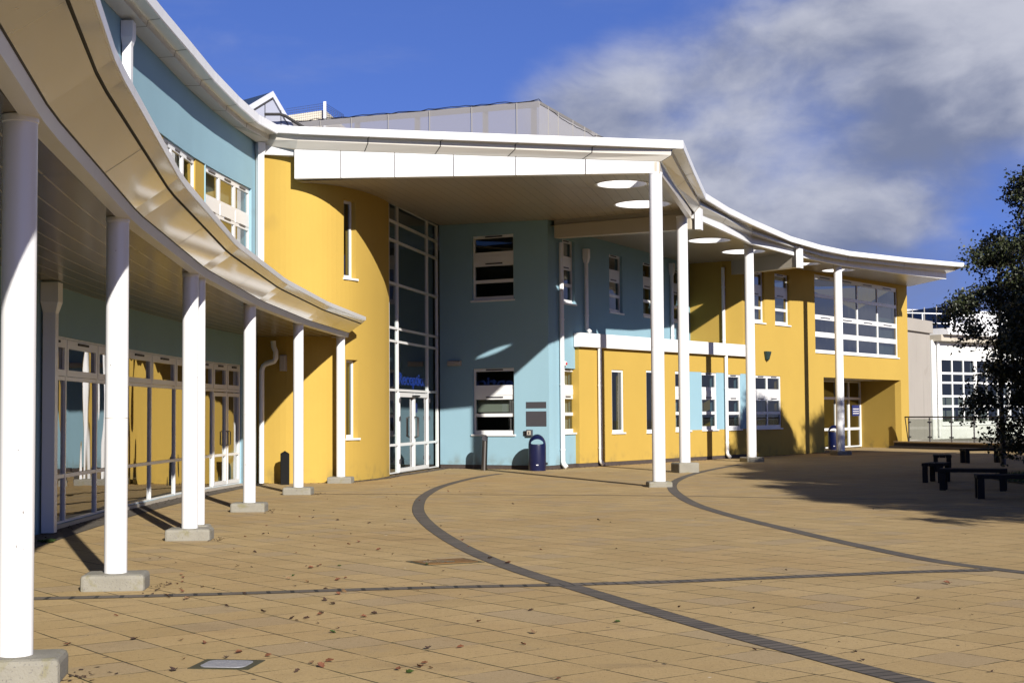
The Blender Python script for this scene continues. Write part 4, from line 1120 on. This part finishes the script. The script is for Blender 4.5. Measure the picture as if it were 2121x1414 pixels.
m.poly([(x.x, x.y, ZT - .02) for x in p]); structure(m.build('terrace', paint('terrace_paving', (.22, .20, .16), .9, .2, 2), None, origin=(20, 62, 0)))

# ------------------------------------------------------------------ ground
m = MB(); n = 1
m.poly([(-300, -200, -.012), (300, -200, -.012), (300, 500, -.012), (-300, 500, -.012)]); g = structure(m.build('ground', paint('far_ground', (.16, .14, .10), .95, .2, .3), None, origin=(0, 0, 0)))
m = MB(); m.poly([(-14, -30, 0), (60, -30, 0), (60, 75, 0), (-14, 75, 0)]); structure(m.build('paving', M['paving'], None, origin=(0, 0, 0)))
def band(pts, w, mat, name, z=.004, n=8):
    P_ = smoothline([G(x, y).to_2d() for x, y in pts], n); m = MB(); s = 0
    for i in range(len(P_) - 1):
        a, b = P_[i], P_[i + 1]
        def nn(k):
            t = (P_[min(k + 1, len(P_) - 1)] - P_[max(k - 1, 0)]).normalized(); return Vector((t.y, -t.x)) * w / 2
        na, nb = nn(i), nn(i + 1); l = (b - a).length
        q = [a + na, b + nb, b - nb, a - na]
        m.poly([(v.x, v.y, z) for v in q], [(s, 0), (s + l, 0), (s + l, 1), (s, 1)]); s += l
    return structure(m.build(name, M[mat], None, origin=(0, 0, 0)))
band([(1036, 981), (1000, 986), (955, 995.5), (910, 1009), (880, 1026), (868, 1042), (868, 1062), (890, 1088), (935, 1119), (1000, 1152), (1090, 1186), (1210, 1222), (1345, 1263), (1500, 1308), (1680, 1356), (1890, 1412), (2150, 1480)], .205, 'band', 'paving_band')
band([(1535, 961), (1480, 971), (1430, 983), (1400, 996), (1392, 1008), (1402, 1022), (1440, 1044), (1520, 1069), (1640, 1098), (1780, 1130), (1930, 1160), (2060, 1178), (2180, 1192)], .205, 'band', 'paving_band')
band([(-60, 1242), (200, 1236.5), (420, 1231), (700, 1222), (960, 1215), (1180, 1211)], .20, 'band2', 'paving_band', .0045)
band([(1140, 1212), (1212, 1209.5), (1400, 1204), (1600, 1196), (1760, 1189.5), (1900, 1184), (2050, 1180.5)], .215, 'band', 'paving_band', .005)
band([(640, 1023), (1000, 1024), (1340, 1026), (1700, 1032), (1900, 1034)], .11, 'slot', 'drain_slot', .0035, 3)
band([(1650, 948), (1800, 945), (1950, 938), (2000, 935)], .2, 'slot', 'drain_slot', .0035, 3)
m = MB(); 
for i in range(40):
    y0, y1 = 5 + i * .755, 5 + (i + 1) * .755
    a, b, c, d = [col_off(y, o) for y, o in ((y0, -2.22), (y0, -1.72), (y1, -1.72), (y1, -2.22))]
    m.poly([(v.x, v.y, .0055) for v in (a, b, c, d)], [(y0, 0), (y0, 1), (y1, 1), (y1, 0)])
structure(m.build('paving_edge', M['band2'], None, origin=(0, 0, 0)))
m = MB(); ln = [YW.at(YW.len * i / 20) + YW.nor(YW.len * i / 20) * .30 for i in range(8, 21)] + [GW.at(GW.len * i / 4) + GW.nor(1) * .32 for i in range(1, 5)]
bk_ = [YW.at(YW.len * i / 20) - YW.nor(1) * .0 for i in range(8, 21)] + [GW.at(GW.len * i / 4) for i in range(1, 5)]
s = 0
for i in range(len(ln) - 1):
    l = (ln[i + 1] - ln[i]).length
    m.poly([(v.x, v.y, .0055) for v in (ln[i], ln[i + 1], bk_[i + 1], bk_[i])], [(s, 0), (s + l, 0), (s + l, 1), (s, 1)]); s += l
structure(m.build('paving_edge', M['band2'], None, origin=(0, 0, 0)))

# manhole covers
def cover(px, py, w, d, rot, lid, label, r=.06, dish=False):
    p = G(px, py); t = thing('manhole_cover', label, 'manhole cover', (p.x, p.y, 0)); c, s = math.cos(rot), math.sin(rot)
    fr = ((p.x, p.y), (c, s), (s, -c))
    m = MB(); m.box(fr, -w / 2 - .05, w / 2 + .05, -d / 2 - .05, d / 2 + .05, -.01, .004); m.build('frame', paint('mossy_frame', (.05, .045, .018), .9, .3, 12), t)
    m = MB(); pts = []
    for cx, cy, a0 in ((w / 2 - r, d / 2 - r, 0), (-w / 2 + r, d / 2 - r, 90), (-w / 2 + r, -d / 2 + r, 180), (w / 2 - r, -d / 2 + r, 270)):
        for k in range(5): a = R(a0 + k * 22.5); u, v = cx + r * math.cos(a), cy + r * math.sin(a); pts.append((p.x + c * u - s * v, p.y + s * u + c * v))
    m.poly([(x, y, .008) for x, y in pts]); n = len(pts)
    for i in range(n): a, b = pts[i], pts[(i + 1) % n]; m.poly([(a[0], a[1], -.005), (b[0], b[1], -.005), (b[0], b[1], .008), (a[0], a[1], .008)])
    m.build('lid', lid, t)
    return t
cover(470, 1375.5, .30, .26, R(-8), paint('grey_lid', (.27, .27, .29), .5, .2, 9, bumps=(60, .5)), 'pale grey rounded cover plate set in a mossy frame in the near paving')
mc = cover(922, 1163, .60, .44, R(28), paint('rusty_lid', (.23, .115, .022), .5, .35, 5, bumps=(20, .4)), 'rusty brown recessed tray cover with a puddle beside the dark curved band', r=.02)
m = MB(); p = G(908, 1163.5); m.poly([(p.x + .17 * math.cos(a * .3) * (1 + .2 * math.sin(a * 1.3)), p.y + .13 * math.sin(a * .3) * (1 + .2 * math.cos(a)), .0095) for a in range(21)]); m.build('puddle', paint('wet_sand', (.34, .24, .12), .12), mc)

# ------------------------------------------------------------------ bollards and bins
p = G(590, 1003); b = thing('bollard', 'short square black bollard with a pointed top by the yellow wall', 'bollard', (p.x, p.y, 0))
m = MB(); fr = ((p.x, p.y), (.98, .2), (.2, -.98)); m.box(fr, -.10, .10, -.10, .10, 0, .72)
M['tar'] = paint('tarry_timber', (.006, .006, .006), .9, .2, 5, spec=.2)
m.build('post', M['tar'], b, bevel=.012)
m = MB(); o, t, n = fr; c = [P_ for P_ in ((-.098, .098), (.098, .098), (.098, -.098), (-.098, -.098))]
q = [(o[0] + t[0] * u + n[0] * v, o[1] + t[1] * u + n[1] * v, .721) for u, v in c]
for i in range(4): m.poly([q[i], q[(i + 1) % 4], (p.x, p.y, .785)])
m.build('cap', M['tar'], b)
p = G(1002.5, 973.5); b = thing('bollard', 'slim brushed steel bollard with a slanted top before the blue wall', 'bollard', (p.x, p.y, 0))
m = MB(); k = 24; r = .085; lean = .035
ring = lambda z, sl: [(p.x + r * math.cos(2 * math.pi * a / k) + lean * z, p.y + r * math.sin(2 * math.pi * a / k), z + sl * math.sin(2 * math.pi * a / k) * r) for a in range(k)]
r0, r1 = ring(0, 0), ring(.92, 1.0)
for a in range(k): m.poly([r0[a], r0[(a + 1) % k], r1[(a + 1) % k], r1[a]])
m.build('shaft', M['steel'], b, smooth=True, weld=True)
m = MB(); m.poly([(x + .0, y, z + .002) for x, y, z in r1]); m.build('cap', M['darkgrey'], b)
def litter_bin(px, py, h, w, label):
    p = G(px, py); t = thing('litter_bin', label, 'litter bin', (p.x, p.y, 0), 'navy blue litter bins'); r = w / 2
    ang = math.atan2(-p.y, -p.x)
    # body drum and, above it, an arched hood with a through opening
    m = MB(); hb = h - r * 1.25
    m.lathe((p.x, p.y, 0), [(r * .96, 0), (r * .97, .06), (r, .08), (r, hb)], 40); m.build('body', M['navy'], t, smooth=True)
    hood = bpy.data.meshes.new('hood'); bm = bmesh.new()
    bmesh.ops.create_uvsphere(bm, u_segments=40, v_segments=20, radius=1.0)
    for v in bm.verts:
        z = v.co.z
        if z < 0: v.co.z = z * .02
        else: v.co.z = z * 1.25
    for v in bm.verts: v.co = Vector((v.co.x * r, v.co.y * r, v.co.z * r + hb))
    bm.to_mesh(hood); bm.free()
    ho = bpy.data.objects.new('hood', hood); C.objects.link(ho); ho.parent = t; ho['_o'] = t['_o']; hood.materials.append(M['navy'])
    # cut a lens-shaped opening front to back
    cut = MB(); n = 24
    prof_ = []
    for i in range(n):
        a = 2 * math.pi * i / n; u = .70 * r * math.cos(a); z = .27 * r * math.sin(a) * (1.25 if math.sin(a) > 0 else .95)
        prof_.append((u, hb + .36 * r + z - .22 * r * (u / r) ** 2))
    A = [Vector((-.0 + u, -1, z)) for u, z in prof_]; B_ = [Vector((u, 1, z)) for u, z in prof_]
    rot = Matrix.Rotation(ang + math.pi / 2, 3, 'Z')
    A = [rot @ v for v in A]; B_ = [rot @ v for v in B_]
    i0 = 0
    cm = bpy.data.meshes.new('cut'); fs = [tuple(range(n))[::-1], tuple(range(n, 2 * n))] + [(i, (i + 1) % n, n + (i + 1) % n, n + i) for i in range(n)]
    cm.from_pydata([tuple(v) for v in A + B_], [], fs); bm = bmesh.new(); bm.from_mesh(cm); bmesh.ops.recalc_face_normals(bm, faces=bm.faces); bm.to_mesh(cm); bm.free()
    co = bpy.data.objects.new('cut', cm); C.objects.link(co); co.parent = t
    md = ho.modifiers.new('b', 'BOOLEAN'); md.object = co; md.operation = 'DIFFERENCE'; md.solver = 'EXACT'
    bpy.context.view_layer.update(); dg = bpy.context.evaluated_depsgraph_get()
    nm = bpy.data.meshes.new_from_object(ho.evaluated_get(dg)); ho.modifiers.clear(); ho.data = nm; bpy.data.objects.remove(co)
    for q in nm.polygons: q.use_smooth = True
    nm.set_sharp_from_angle(angle=R(40))
    f = Vector((-p.x, -p.y, 0)).normalized(); tt = Vector((-f.y, f.x, 0))
    m = MB(); fr = ((p.x + f.x * r, p.y + f.y * r), (tt.x, tt.y), (f.x, f.y)); m.box(fr, -.03, .03, -.01, .006, .16, .18); m.build('maker_plate', M['label'], t)
    m = MB(); e = p + tt * -(r) if False else p - tt * r * -.98; m.tube([(e.x, e.y, .2), (e.x + tt.x * .05, e.y + tt.y * .05, .2)], .035, 10); m.build('lock', M['black'], t)
    return t
litter_bin(1113, 974.5, 1.03, .50, 'navy blue hooded litter bin in sunshine before the blue wall')
litter_bin(1728, 931.5, 1.05, .50, 'navy blue hooded litter bin by the recessed doorway behind a column')

# ------------------------------------------------------------------ benches, lamp post
def bench(px, py, rot, ln, label, h=.44):
    p = G(px, py); t = thing('bench', label, 'bench', (p.x, p.y, 0), 'dark timber benches round the lawn')
    c, s = math.cos(rot), math.sin(rot); fr = ((p.x, p.y), (c, s), (s, -c))
    for u in (-ln / 2 + .07, ln / 2 - .07):
        for v in (-.17, .17):
            m = MB(); m.box(fr, u - .06, u + .06, v - .05, v + .05, 0, h - .071); m.build('leg', M['wood'], t, bevel=.008)
    m = MB()
    for v in (-.16, 0, .16): m.box(fr, -ln / 2, ln / 2, v - .072, v + .072, h - .07, h)
    m.build('seat', M['wood'], t, bevel=.006)
    return t
bench(1940, 998, R(62), .9, 'dark timber bench standing end-on at the near left of the lawn')
bench(1952, 975, R(75), 1.1, 'dark timber bench directly behind the near end-on bench')
bench(2034, 958, R(8), 1.25, 'dark timber bench left of the lamp post in front of the terrace wall')
bench(2112, 952, R(-8), 1.2, 'dark timber bench right of the lamp post at the frame edge')
bench(2016, 1015, R(-22), 1.3, 'dark timber bench in deep shade at the front of the lawn, left one')
bench(2098, 1032, R(-10), 1.3, 'dark timber bench in deep shade at the front of the lawn, right one')
p = G(2078, 962); lp = thing('lamp_post', 'grey lamp post with a wide hat-shaped lantern half hidden by the tree', 'lamp post', (p.x, p.y, 0))
m = MB(); m.lathe((p.x, p.y, 0), [(.085, 0), (.085, 1.35), (.10, 1.36), (.10, 1.42), (.055, 1.5), (.05, 5.9)], 20); m.build('pole', M['darkgrey'], lp, smooth=True)
m = MB(); m.lathe((p.x, p.y, 5.9), [(.06, 0), (.52, .06), (.54, .10), (.50, .16), (.30, .34), (.10, .44), (.02, .46)], 28); m.build('lantern', paint('lantern_grey', (.25, .26, .28), .3), lp, smooth=True)

# lawn
c_ = G(2120, 1000); m = MB(); k = 48
m.poly([(14.4 + 3.3 * math.cos(2 * math.pi * i / k), 33.2 + 5.0 * math.sin(2 * math.pi * i / k), .02) for i in range(k)]); structure(m.build('lawn', M['soil'], None, origin=(c_.x, c_.y, 0)))
m = MB(); rg_ = random.Random(5)
for i in range(9000):
    a, q = rg_.uniform(0, 6.283), math.sqrt(rg_.random()); x, y = 14.4 + 3.25 * q * math.cos(a), 33.2 + 4.95 * q * math.sin(a)
    w, h, d = .012, rg_.uniform(.05, .11), rg_.uniform(0, 6.28); dx, dy = math.cos(d) * w, math.sin(d) * w
    m.poly([(x - dx, y - dy, .02), (x + dx, y + dy, .02), (x + rg_.uniform(-.04, .04), y + rg_.uniform(-.04, .04), .02 + h)])
structure(tag(m.build('grass', M['grass'], None, origin=(c_.x, c_.y, 0)), 'short shaded grass of the lawn among the benches', 'grass'), 'stuff')

# ------------------------------------------------------------------ trees
def tree(name, label, seed, h, r, droop=.5, low=1.3, dens=1.0):
    rn = random.Random(seed); t = thing(name, label, 'tree', (0, 0, 0), 'trees along the right of the plaza')
    m = MB(); lf = MB()
    tr = [Vector((.10 * math.sin(z * .9 + seed), .10 * math.cos(z * .7), z)) for z in [i * h / 14 for i in range(15)]]
    m.tube(tr, [.12 * (1 - i / 14) ** .8 + .012 for i in range(15)], 10)
    def leafs(p, d, n, sp):
        for _ in range(n):
            c = p + Vector((rn.gauss(0, sp), rn.gauss(0, sp), rn.gauss(0, sp)))
            s = rn.uniform(.034, .060); a = Vector((rn.gauss(0, 1), rn.gauss(0, 1), rn.gauss(-.6, .8))).normalized(); b = a.orthogonal().normalized(); b.rotate(Matrix.Rotation(rn.uniform(0, 6.28), 3, a))
            lf.poly([c - a * s, c + b * s * .68 - a * s * .2, c + a * s, c - b * s * .68 - a * s * .2])
    nl = int(46 * dens)
    for i in range(nl):
        f = rn.random() ** .85; z = low + (h - low - .3) * f
        az = i * 2.39996 + rn.uniform(-.4, .4); out = r * (math.sin(math.pi * (.16 + .80 * f ** .8))) ** .75 * rn.uniform(.6, 1.1)
        base = Vector((0, 0, max(.9, z - .25 * out))); d = Vector((math.cos(az), math.sin(az), 0))
        pts = [base + d * out * k / 5 + Vector((0, 0, .55 * out * (k / 5) - .50 * out * droop * (k / 5) ** 2.4)) + Vector((rn.gauss(0, .05), rn.gauss(0, .05), rn.gauss(0, .05))) * k for k in range(6)]
        m.tube(pts, [.035, .028, .022, .015, .010, .005], 5)
        for k in range(1, 6):
            for _ in range((1, 2, 4, 6, 8)[k - 1]):
                td = Vector((d.x + rn.gauss(0, .9), d.y + rn.gauss(0, .9), rn.gauss(-.1, .5))).normalized(); ln = rn.uniform(.35, .85)
                q = pts[k]; tw = []
                for w in range(5):
                    tw.append(q); q = q + td * ln / 4; td = (td + Vector((0, 0, -.28 * droop))).normalized()
                m.tube(tw, [.008, .007, .006, .004, .003], 4, caps=False)
                for w in range(1, 5): leafs(tw[w], td, rn.randint(14, 21), .12)
    m.build('trunk', M['bark'], t, smooth=True); lf.build('crown', M['leaf'], t)
    return t
tr0 = tree('birch_tree', 'dark leafy birch tree with drooping twigs at the right edge', 14, 9.2, 3.7, .85, 1.2, 3.3)
tr0.location = (15.6, 37.8, 0)
dup(tr0, (14.2, 30.4, 0), 2.1, .80, 'leafy birch tree just beyond the right edge, shading the lawn')
dup(tr0, (18.9, 30.2, 0), 4.0, 1.04, 'taller birch tree further beyond the right edge, shading the visible tree')
dup(tr0, (13.2, 22.0, 0), .9, .84, 'smaller birch tree second along the row beyond the right edge')
dup(tr0, (15.0, 25.6, 0), 4.4, .95, 'birch tree between the two tall ones beyond the right edge')
dup(tr0, (12.5, 15.4, 0), 3.3, .80, 'smallest birch tree nearest the camera beyond the right edge')
dup(tr0, (16.2, 20.0, 0), 1.7, 1.05, 'tall birch tree behind the small ones beyond the right edge')
dup(tr0, (17.5, 13.0, 0), 2.8, 1.0, 'birch tree furthest outside the right edge')
dup(tr0, (20.5, 38.5, 0), 5.2, 1.12, 'birch tree beyond the right edge behind the lamp post side of the lawn')

# ------------------------------------------------------------------ fallen leaves
rn = random.Random(21)
lms = [paint('leaf_orange', (.135, .048, .020), .85, .25, 20), paint('leaf_brown', (.045, .022, .012), .9, .25, 20), paint('leaf_tan', (.17, .10, .045), .85, .2, 20), paint('leaf_green', (.035, .075, .012), .7, .2, 20)]
def leafmesh(mat, seed):
    r_ = random.Random(seed); m = MB(); n = 5; rows = []
    L_ = .075; W_ = .034; curl = r_.uniform(.15, .5); tw = r_.uniform(-.6, .6)
    for i in range(7):
        f = i / 6; w = W_ * math.sin(math.pi * min(1, f * .94 + .06)) ** .8 * (1 + .22 * math.sin(f * 16 + seed)); x = (f - .5) * L_; z = curl * x * x * 9 + .004
        rows.append([(x, w, z + w * (.4 + tw * f) + .004), (x, 0, z), (x, -w, z + w * (.5 - tw * f) + .004)])
    for a, b in zip(rows, rows[1:]):
        for k in range(2): m.poly([a[k], a[k + 1], b[k + 1], b[k]])
    m.poly([(L_ / 2, .002, .006), (L_ / 2, -.002, .006), (L_ / 2 + .03, -.001, .02), (L_ / 2 + .03, .001, .02)])
    return m, mat
protos = []
for k, w in ((0, 3), (1, 4), (2, 3), (3, 1)):
    for j in range(2):
        m, mt = leafmesh(lms[k], k * 3 + j)
        protos.append((m, mt, k))
def leaf_obj(i):
    m, mt, k = protos[i]
    me = bpy.data.meshes.new('fallen_leaf'); me.from_pydata(m.v, [], m.f); me.materials.append(mt); return me
lme = [leaf_obj(i) for i in range(len(protos))]
labs = {0: 'orange-brown curled fallen leaf lying on the tan paving', 1: 'dark brown curled fallen leaf lying on the tan paving', 2: 'pale tan curled fallen leaf lying on the tan paving', 3: 'green fallen leaf lying on the tan paving'}
def drop(px, py, k=None, s=1.0):
    p = G(px, py)
    if k is None: k = rn.choices((0, 1, 2, 3), (4, 5, 2.6, .7))[0]
    i = k * 2 + rn.randint(0, 1)
    o = bpy.data.objects.new('fallen_leaf', lme[i]); C.objects.link(o); o.location = (p.x, p.y, .007)
    o.rotation_euler = (rn.gauss(0, .2), rn.gauss(0, .2), rn.uniform(0, 6.28)); q_ = s * .68 * rn.uniform(.55, 1.25); o.scale = (q_, q_ * rn.uniform(.6, 1.1), q_)
    tag(o, labs[k], 'leaf', labs[k].split(' fallen')[0] + ' fallen leaves on the paving')
near = [(140, 1337, 0), (240, 1276, 0), (278, 1325, 1), (422, 1333, 0), (494, 1353, 0), (556, 1360, 0), (683, 1371, 0), (664, 1381, 0), (646, 1374, 2), (616, 1392, 1), (360, 1390, 1), (954, 1342, 0), (870, 1383, 0), (893, 1385, 2), (850, 1395, 3), (825, 1388, 0), (879, 1375, 0), (350, 1238, 1), (345, 1234, 0), (388, 1241, 2), (376, 1191, 2), (380, 1197, 0), (378, 1206, 0), (378, 1226, 0),
        (418, 1217, 1), (310, 1158, 2), (331, 1156, 2), (364, 1166, 1), (485, 1137, 0), (495, 1145, 1), (527, 1144, 1), (508, 1112, 0), (597, 1199, 2), (644, 1177, 0), (672, 1244, 1), (635, 1282, 1), (686, 1251, 1), (470, 1257, 1), (545, 1268, 1), (605, 1282, 1), (690, 1252, 1), (775, 1272, 1), (1278, 1290, 3), (1408, 1258, 1), (743, 1123, 0), (722, 1128, 0), (785, 1139, 0), (755, 1149, 1), (1052, 1167, 0), (1015, 1157, 1), (1960, 1208, 0), (1967, 1210, 0),
        (1157, 1407, 0), (1100, 1265, 1), (813, 1149, 2), (765, 1084, 1), (699, 1078, 1), (650, 1058, 1), (700, 1202, 0), (665, 1271, 1), (1240, 1078, 1), (700, 1231, 0), (712, 1227, 2), (126, 1383, 0), (128, 1370, 0), (130, 1385, 0), (1105, 1312, 2)]
for x, y, k in near: drop(x, y, k)
for i in range(64):
    for _ in range(40):
        x, y = rn.gauss(560, 230), 1030 + abs(rn.gauss(60, 150))
        if 300 < x < 1500 and y < 1405 and G(x, y).x > col_x(G(x, y).y) + .5: break
    drop(x, y, None, .8)
for i in range(28): drop(rn.uniform(1250, 2100), rn.uniform(1055, 1400), 1, .55)
for i in range(24): drop(rn.uniform(800, 1050), rn.uniform(970, 985) if i % 2 else rn.uniform(1000, 1040), None, .7)

m = MB(); rd = random.Random(9)
def flake(p):
    a = rd.uniform(0, 6.28); l = rd.uniform(.008, .028); dx, dy = math.cos(a) * l, math.sin(a) * l; h = rd.uniform(.006, .02)
    m.poly([(p.x - dx, p.y - dy, .006), (p.x + dy * .6, p.y - dx * .6, h), (p.x + dx, p.y + dy, .008), (p.x - dy * .6, p.y + dx * .6, h * .6)])
for W_, a, b, n in ((GW, 0, GW.len, 160), (BW, 0, BW.len, 420), (SW, 0, 1.8, 140), (LW, 0, LW.len, 700), (FW, 0, 7, 500), (FW, 7, 15.5, 300), (W1, 16, 32, 300), (YW, .3, YW.len, 220)):
    for _ in range(n):
        x = rd.uniform(a, b); o_ = abs(rd.gauss(0, .16)) + .015 + (1.7 * -1 if (W_ is FW and a == 7) else 0)
        q = W_.at(x) + W_.nor(x) * (o_ if W_ is not FW or a != 7 else -1.85 + abs(rd.gauss(0, .25))); flake(q)
for c_x, c_y in [(col_off(y, 0).x, col_off(y, 0).y) for y in CY_]:
    for _ in range(26): flake(Vector((c_x + .3 + abs(rd.gauss(0, .12)), c_y + rd.gauss(0, .25))))
structure(tag(m.build('leaf_litter', lms[1], None, origin=(0, 40, 0)), 'small dry leaf litter blown against the wall bases', 'leaf litter'), 'stuff')
# a weed at the foot of the glazing
def weed(px, py, n, label):
    p = G(px, py); m = MB(); r_ = random.Random(n)
    for _ in range(n):
        a = r_.uniform(0, 6.28); l = r_.uniform(.04, .10); w_ = l * .32; d = Vector((math.cos(a), math.sin(a), 0)); e = Vector((-d.y, d.x, 0)); b = Vector((p.x, p.y, .005)) + d * r_.uniform(0, .05)
        m.poly([b, b + d * l * .5 + e * w_ + Vector((0, 0, l * .5)), b + d * l + Vector((0, 0, l * .35)), b + d * l * .5 - e * w_ + Vector((0, 0, l * .5))])
    tag(m.build('weed', lms[3], None), label, 'weed')
weed(97, 1124, 26, 'small green weed at the foot of the square downpipe')
weed(693, 1000, 20, 'small green weed beside the last concrete column base')

# ------------------------------------------------------------------ light and sky
SUN_AZ, SUN_EL = math.atan(.37), math.atan(.41)        # sun behind the camera, to its right
to_sun = Vector((math.sin(SUN_AZ) * math.cos(SUN_EL), -math.cos(SUN_AZ) * math.cos(SUN_EL), math.sin(SUN_EL)))
sd = bpy.data.lights.new('sun', 'SUN'); sd.energy = 5.0; sd.angle = R(.53); sd.color = (1.0, .95, .87)
so_ = bpy.data.objects.new('sun', sd); C.objects.link(so_); so_.rotation_euler = to_sun.to_track_quat('Z', 'Y').to_euler()

w = bpy.data.worlds.new('World'); scene.world = w; w.use_nodes = True; nt = w.node_tree
bg = nt.nodes['Background']; out = nt.nodes['World Output']
tc = N(nt, 'ShaderNodeTexCoord').outputs['Generated']
sx = N(nt, 'ShaderNodeSeparateXYZ'); L(nt, tc, sx.inputs[0]); X, Y, Z = sx.outputs
lift = N(nt, 'ShaderNodeCombineXYZ'); L(nt, X, lift.inputs[0]); L(nt, Y, lift.inputs[1]); L(nt, math_(nt, 'ADD', math_(nt, 'MULTIPLY', Z, 1.3), .28), lift.inputs[2])
nrm = N(nt, 'ShaderNodeVectorMath', operation='NORMALIZE'); L(nt, lift.outputs[0], nrm.inputs[0])
sky = N(nt, 'ShaderNodeTexSky', sky_type='NISHITA'); sky.sun_disc = False; sky.sun_elevation = SUN_EL; sky.sun_rotation = math.pi - SUN_AZ
sky.air_density = 1.0; sky.dust_density = .2; sky.ozone_density = 2.5; L(nt, nrm.outputs[0], sky.inputs[0])
skyc = mixc(nt, 1.0, sky.outputs[0], (1.02, 1.16, 2.0), 'MULTIPLY')
skyc = mixc(nt, ramp(nt, Z, .32, .75), skyc, mixc(nt, 1.0, skyc, (.36, .38, .42), 'MULTIPLY'))   # darkening added overhead so less sky light fills the shade
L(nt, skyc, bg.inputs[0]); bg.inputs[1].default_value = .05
# clouds: one soft bank over the right half of the view, thin wisps elsewhere
cv = scl(nt, tc, (1.0, 1.0, 1.6))
wv = N(nt, 'ShaderNodeTexNoise'); wv.inputs['Scale'].default_value = 7; wv.inputs['Detail'].default_value = 3; L(nt, cv, wv.inputs['Vector'])
cw_ = N(nt, 'ShaderNodeVectorMath', operation='MULTIPLY_ADD'); L(nt, wv.outputs['Color'], cw_.inputs[0]); cw_.inputs[1].default_value = (.07, .07, .05); L(nt, cv, cw_.inputs[2])
cv2 = cw_.outputs[0]
n_a = noise(nt, cv2, 5.6, 10, .53)
off = N(nt, 'ShaderNodeVectorMath', operation='ADD'); L(nt, cv2, off.inputs[0]); off.inputs[1].default_value = (.016, -.01, .030)
n_b = noise(nt, off.outputs[0], 5.6, 10, .53)
n_s = noise(nt, scl(nt, cv2, (1, 1, 1.3)), 7.0, 7, .5)
line = math_(nt, 'SUBTRACT', math_(nt, 'ADD', .212, math_(nt, 'MULTIPLY', X, .40)), Z)
mask = math_(nt, 'MULTIPLY', ramp(nt, line, -.05, .05), ramp(nt, X, -.045, .05))
dip = math_(nt, 'MULTIPLY', ramp(nt, X, .255, .33), math_(nt, 'MULTIPLY', ramp(nt, Z, .06, .11), ramp(nt, Z, .20, .15)))
mask = math_(nt, 'SUBTRACT', mask, math_(nt, 'MULTIPLY', dip, .50))
dens = math_(nt, 'ADD', math_(nt, 'MULTIPLY', mask, 1.0), math_(nt, 'MULTIPLY', math_(nt, 'SUBTRACT', n_a, .5), 1.75))
cov = math_(nt, 'MULTIPLY', ramp(nt, dens, .28, .98), ramp(nt, Y, -.3, .3))
wisp = math_(nt, 'MULTIPLY', ramp(nt, noise(nt, scl(nt, tc, (1, 1, 4)), 4.0, 6, .6), .50, .85), .26)
cov = math_(nt, 'MAXIMUM', math_(nt, 'MULTIPLY', cov, .95), wisp)
lit = math_(nt, 'ADD', math_(nt, 'MULTIPLY', math_(nt, 'SUBTRACT', n_a, n_b), 2.3), math_(nt, 'ADD', math_(nt, 'MULTIPLY', Z, 1.7), math_(nt, 'MULTIPLY', math_(nt, 'SUBTRACT', n_s, .5), 1.15)))
lit = ramp(nt, lit, -.05, .75)
cc_ = mixc(nt, lit, (.235, .275, .415), (.68, .70, .80))
cb = N(nt, 'ShaderNodeBackground'); L(nt, cc_, cb.inputs[0]); cb.inputs[1].default_value = .46
mx = N(nt, 'ShaderNodeMixShader'); L(nt, cov, mx.inputs[0]); L(nt, bg.outputs[0], mx.inputs[1]); L(nt, cb.outputs[0], mx.inputs[2]); L(nt, mx.outputs[0], out.inputs[0])

# ------------------------------------------------------------------ camera
cd = bpy.data.cameras.new('camera'); cam = bpy.data.objects.new('camera', cd); C.objects.link(cam); scene.camera = cam
cd.sensor_width = 36; cd.lens = F / 2121 * 36; cd.clip_end = 2000; cd.clip_start = .1
cam.matrix_world = Matrix.Translation((0, 0, EYE)) @ Matrix.Rotation(math.pi / 2 + PITCH, 4, 'X') @ Matrix.Rotation(-ROLL, 4, 'Z')
vs = scene.view_settings; vs.view_transform = 'Standard'; vs.look = 'None'; vs.exposure = .85; vs.gamma = 1
scene.cycles.max_bounces = 10; scene.cycles.transparent_max_bounces = 16; scene.cycles.use_denoising = True
scene.cycles.caustics_reflective = False; scene.cycles.caustics_refractive = False
for o in scene.objects:
    if '_o' in o: del o['_o']
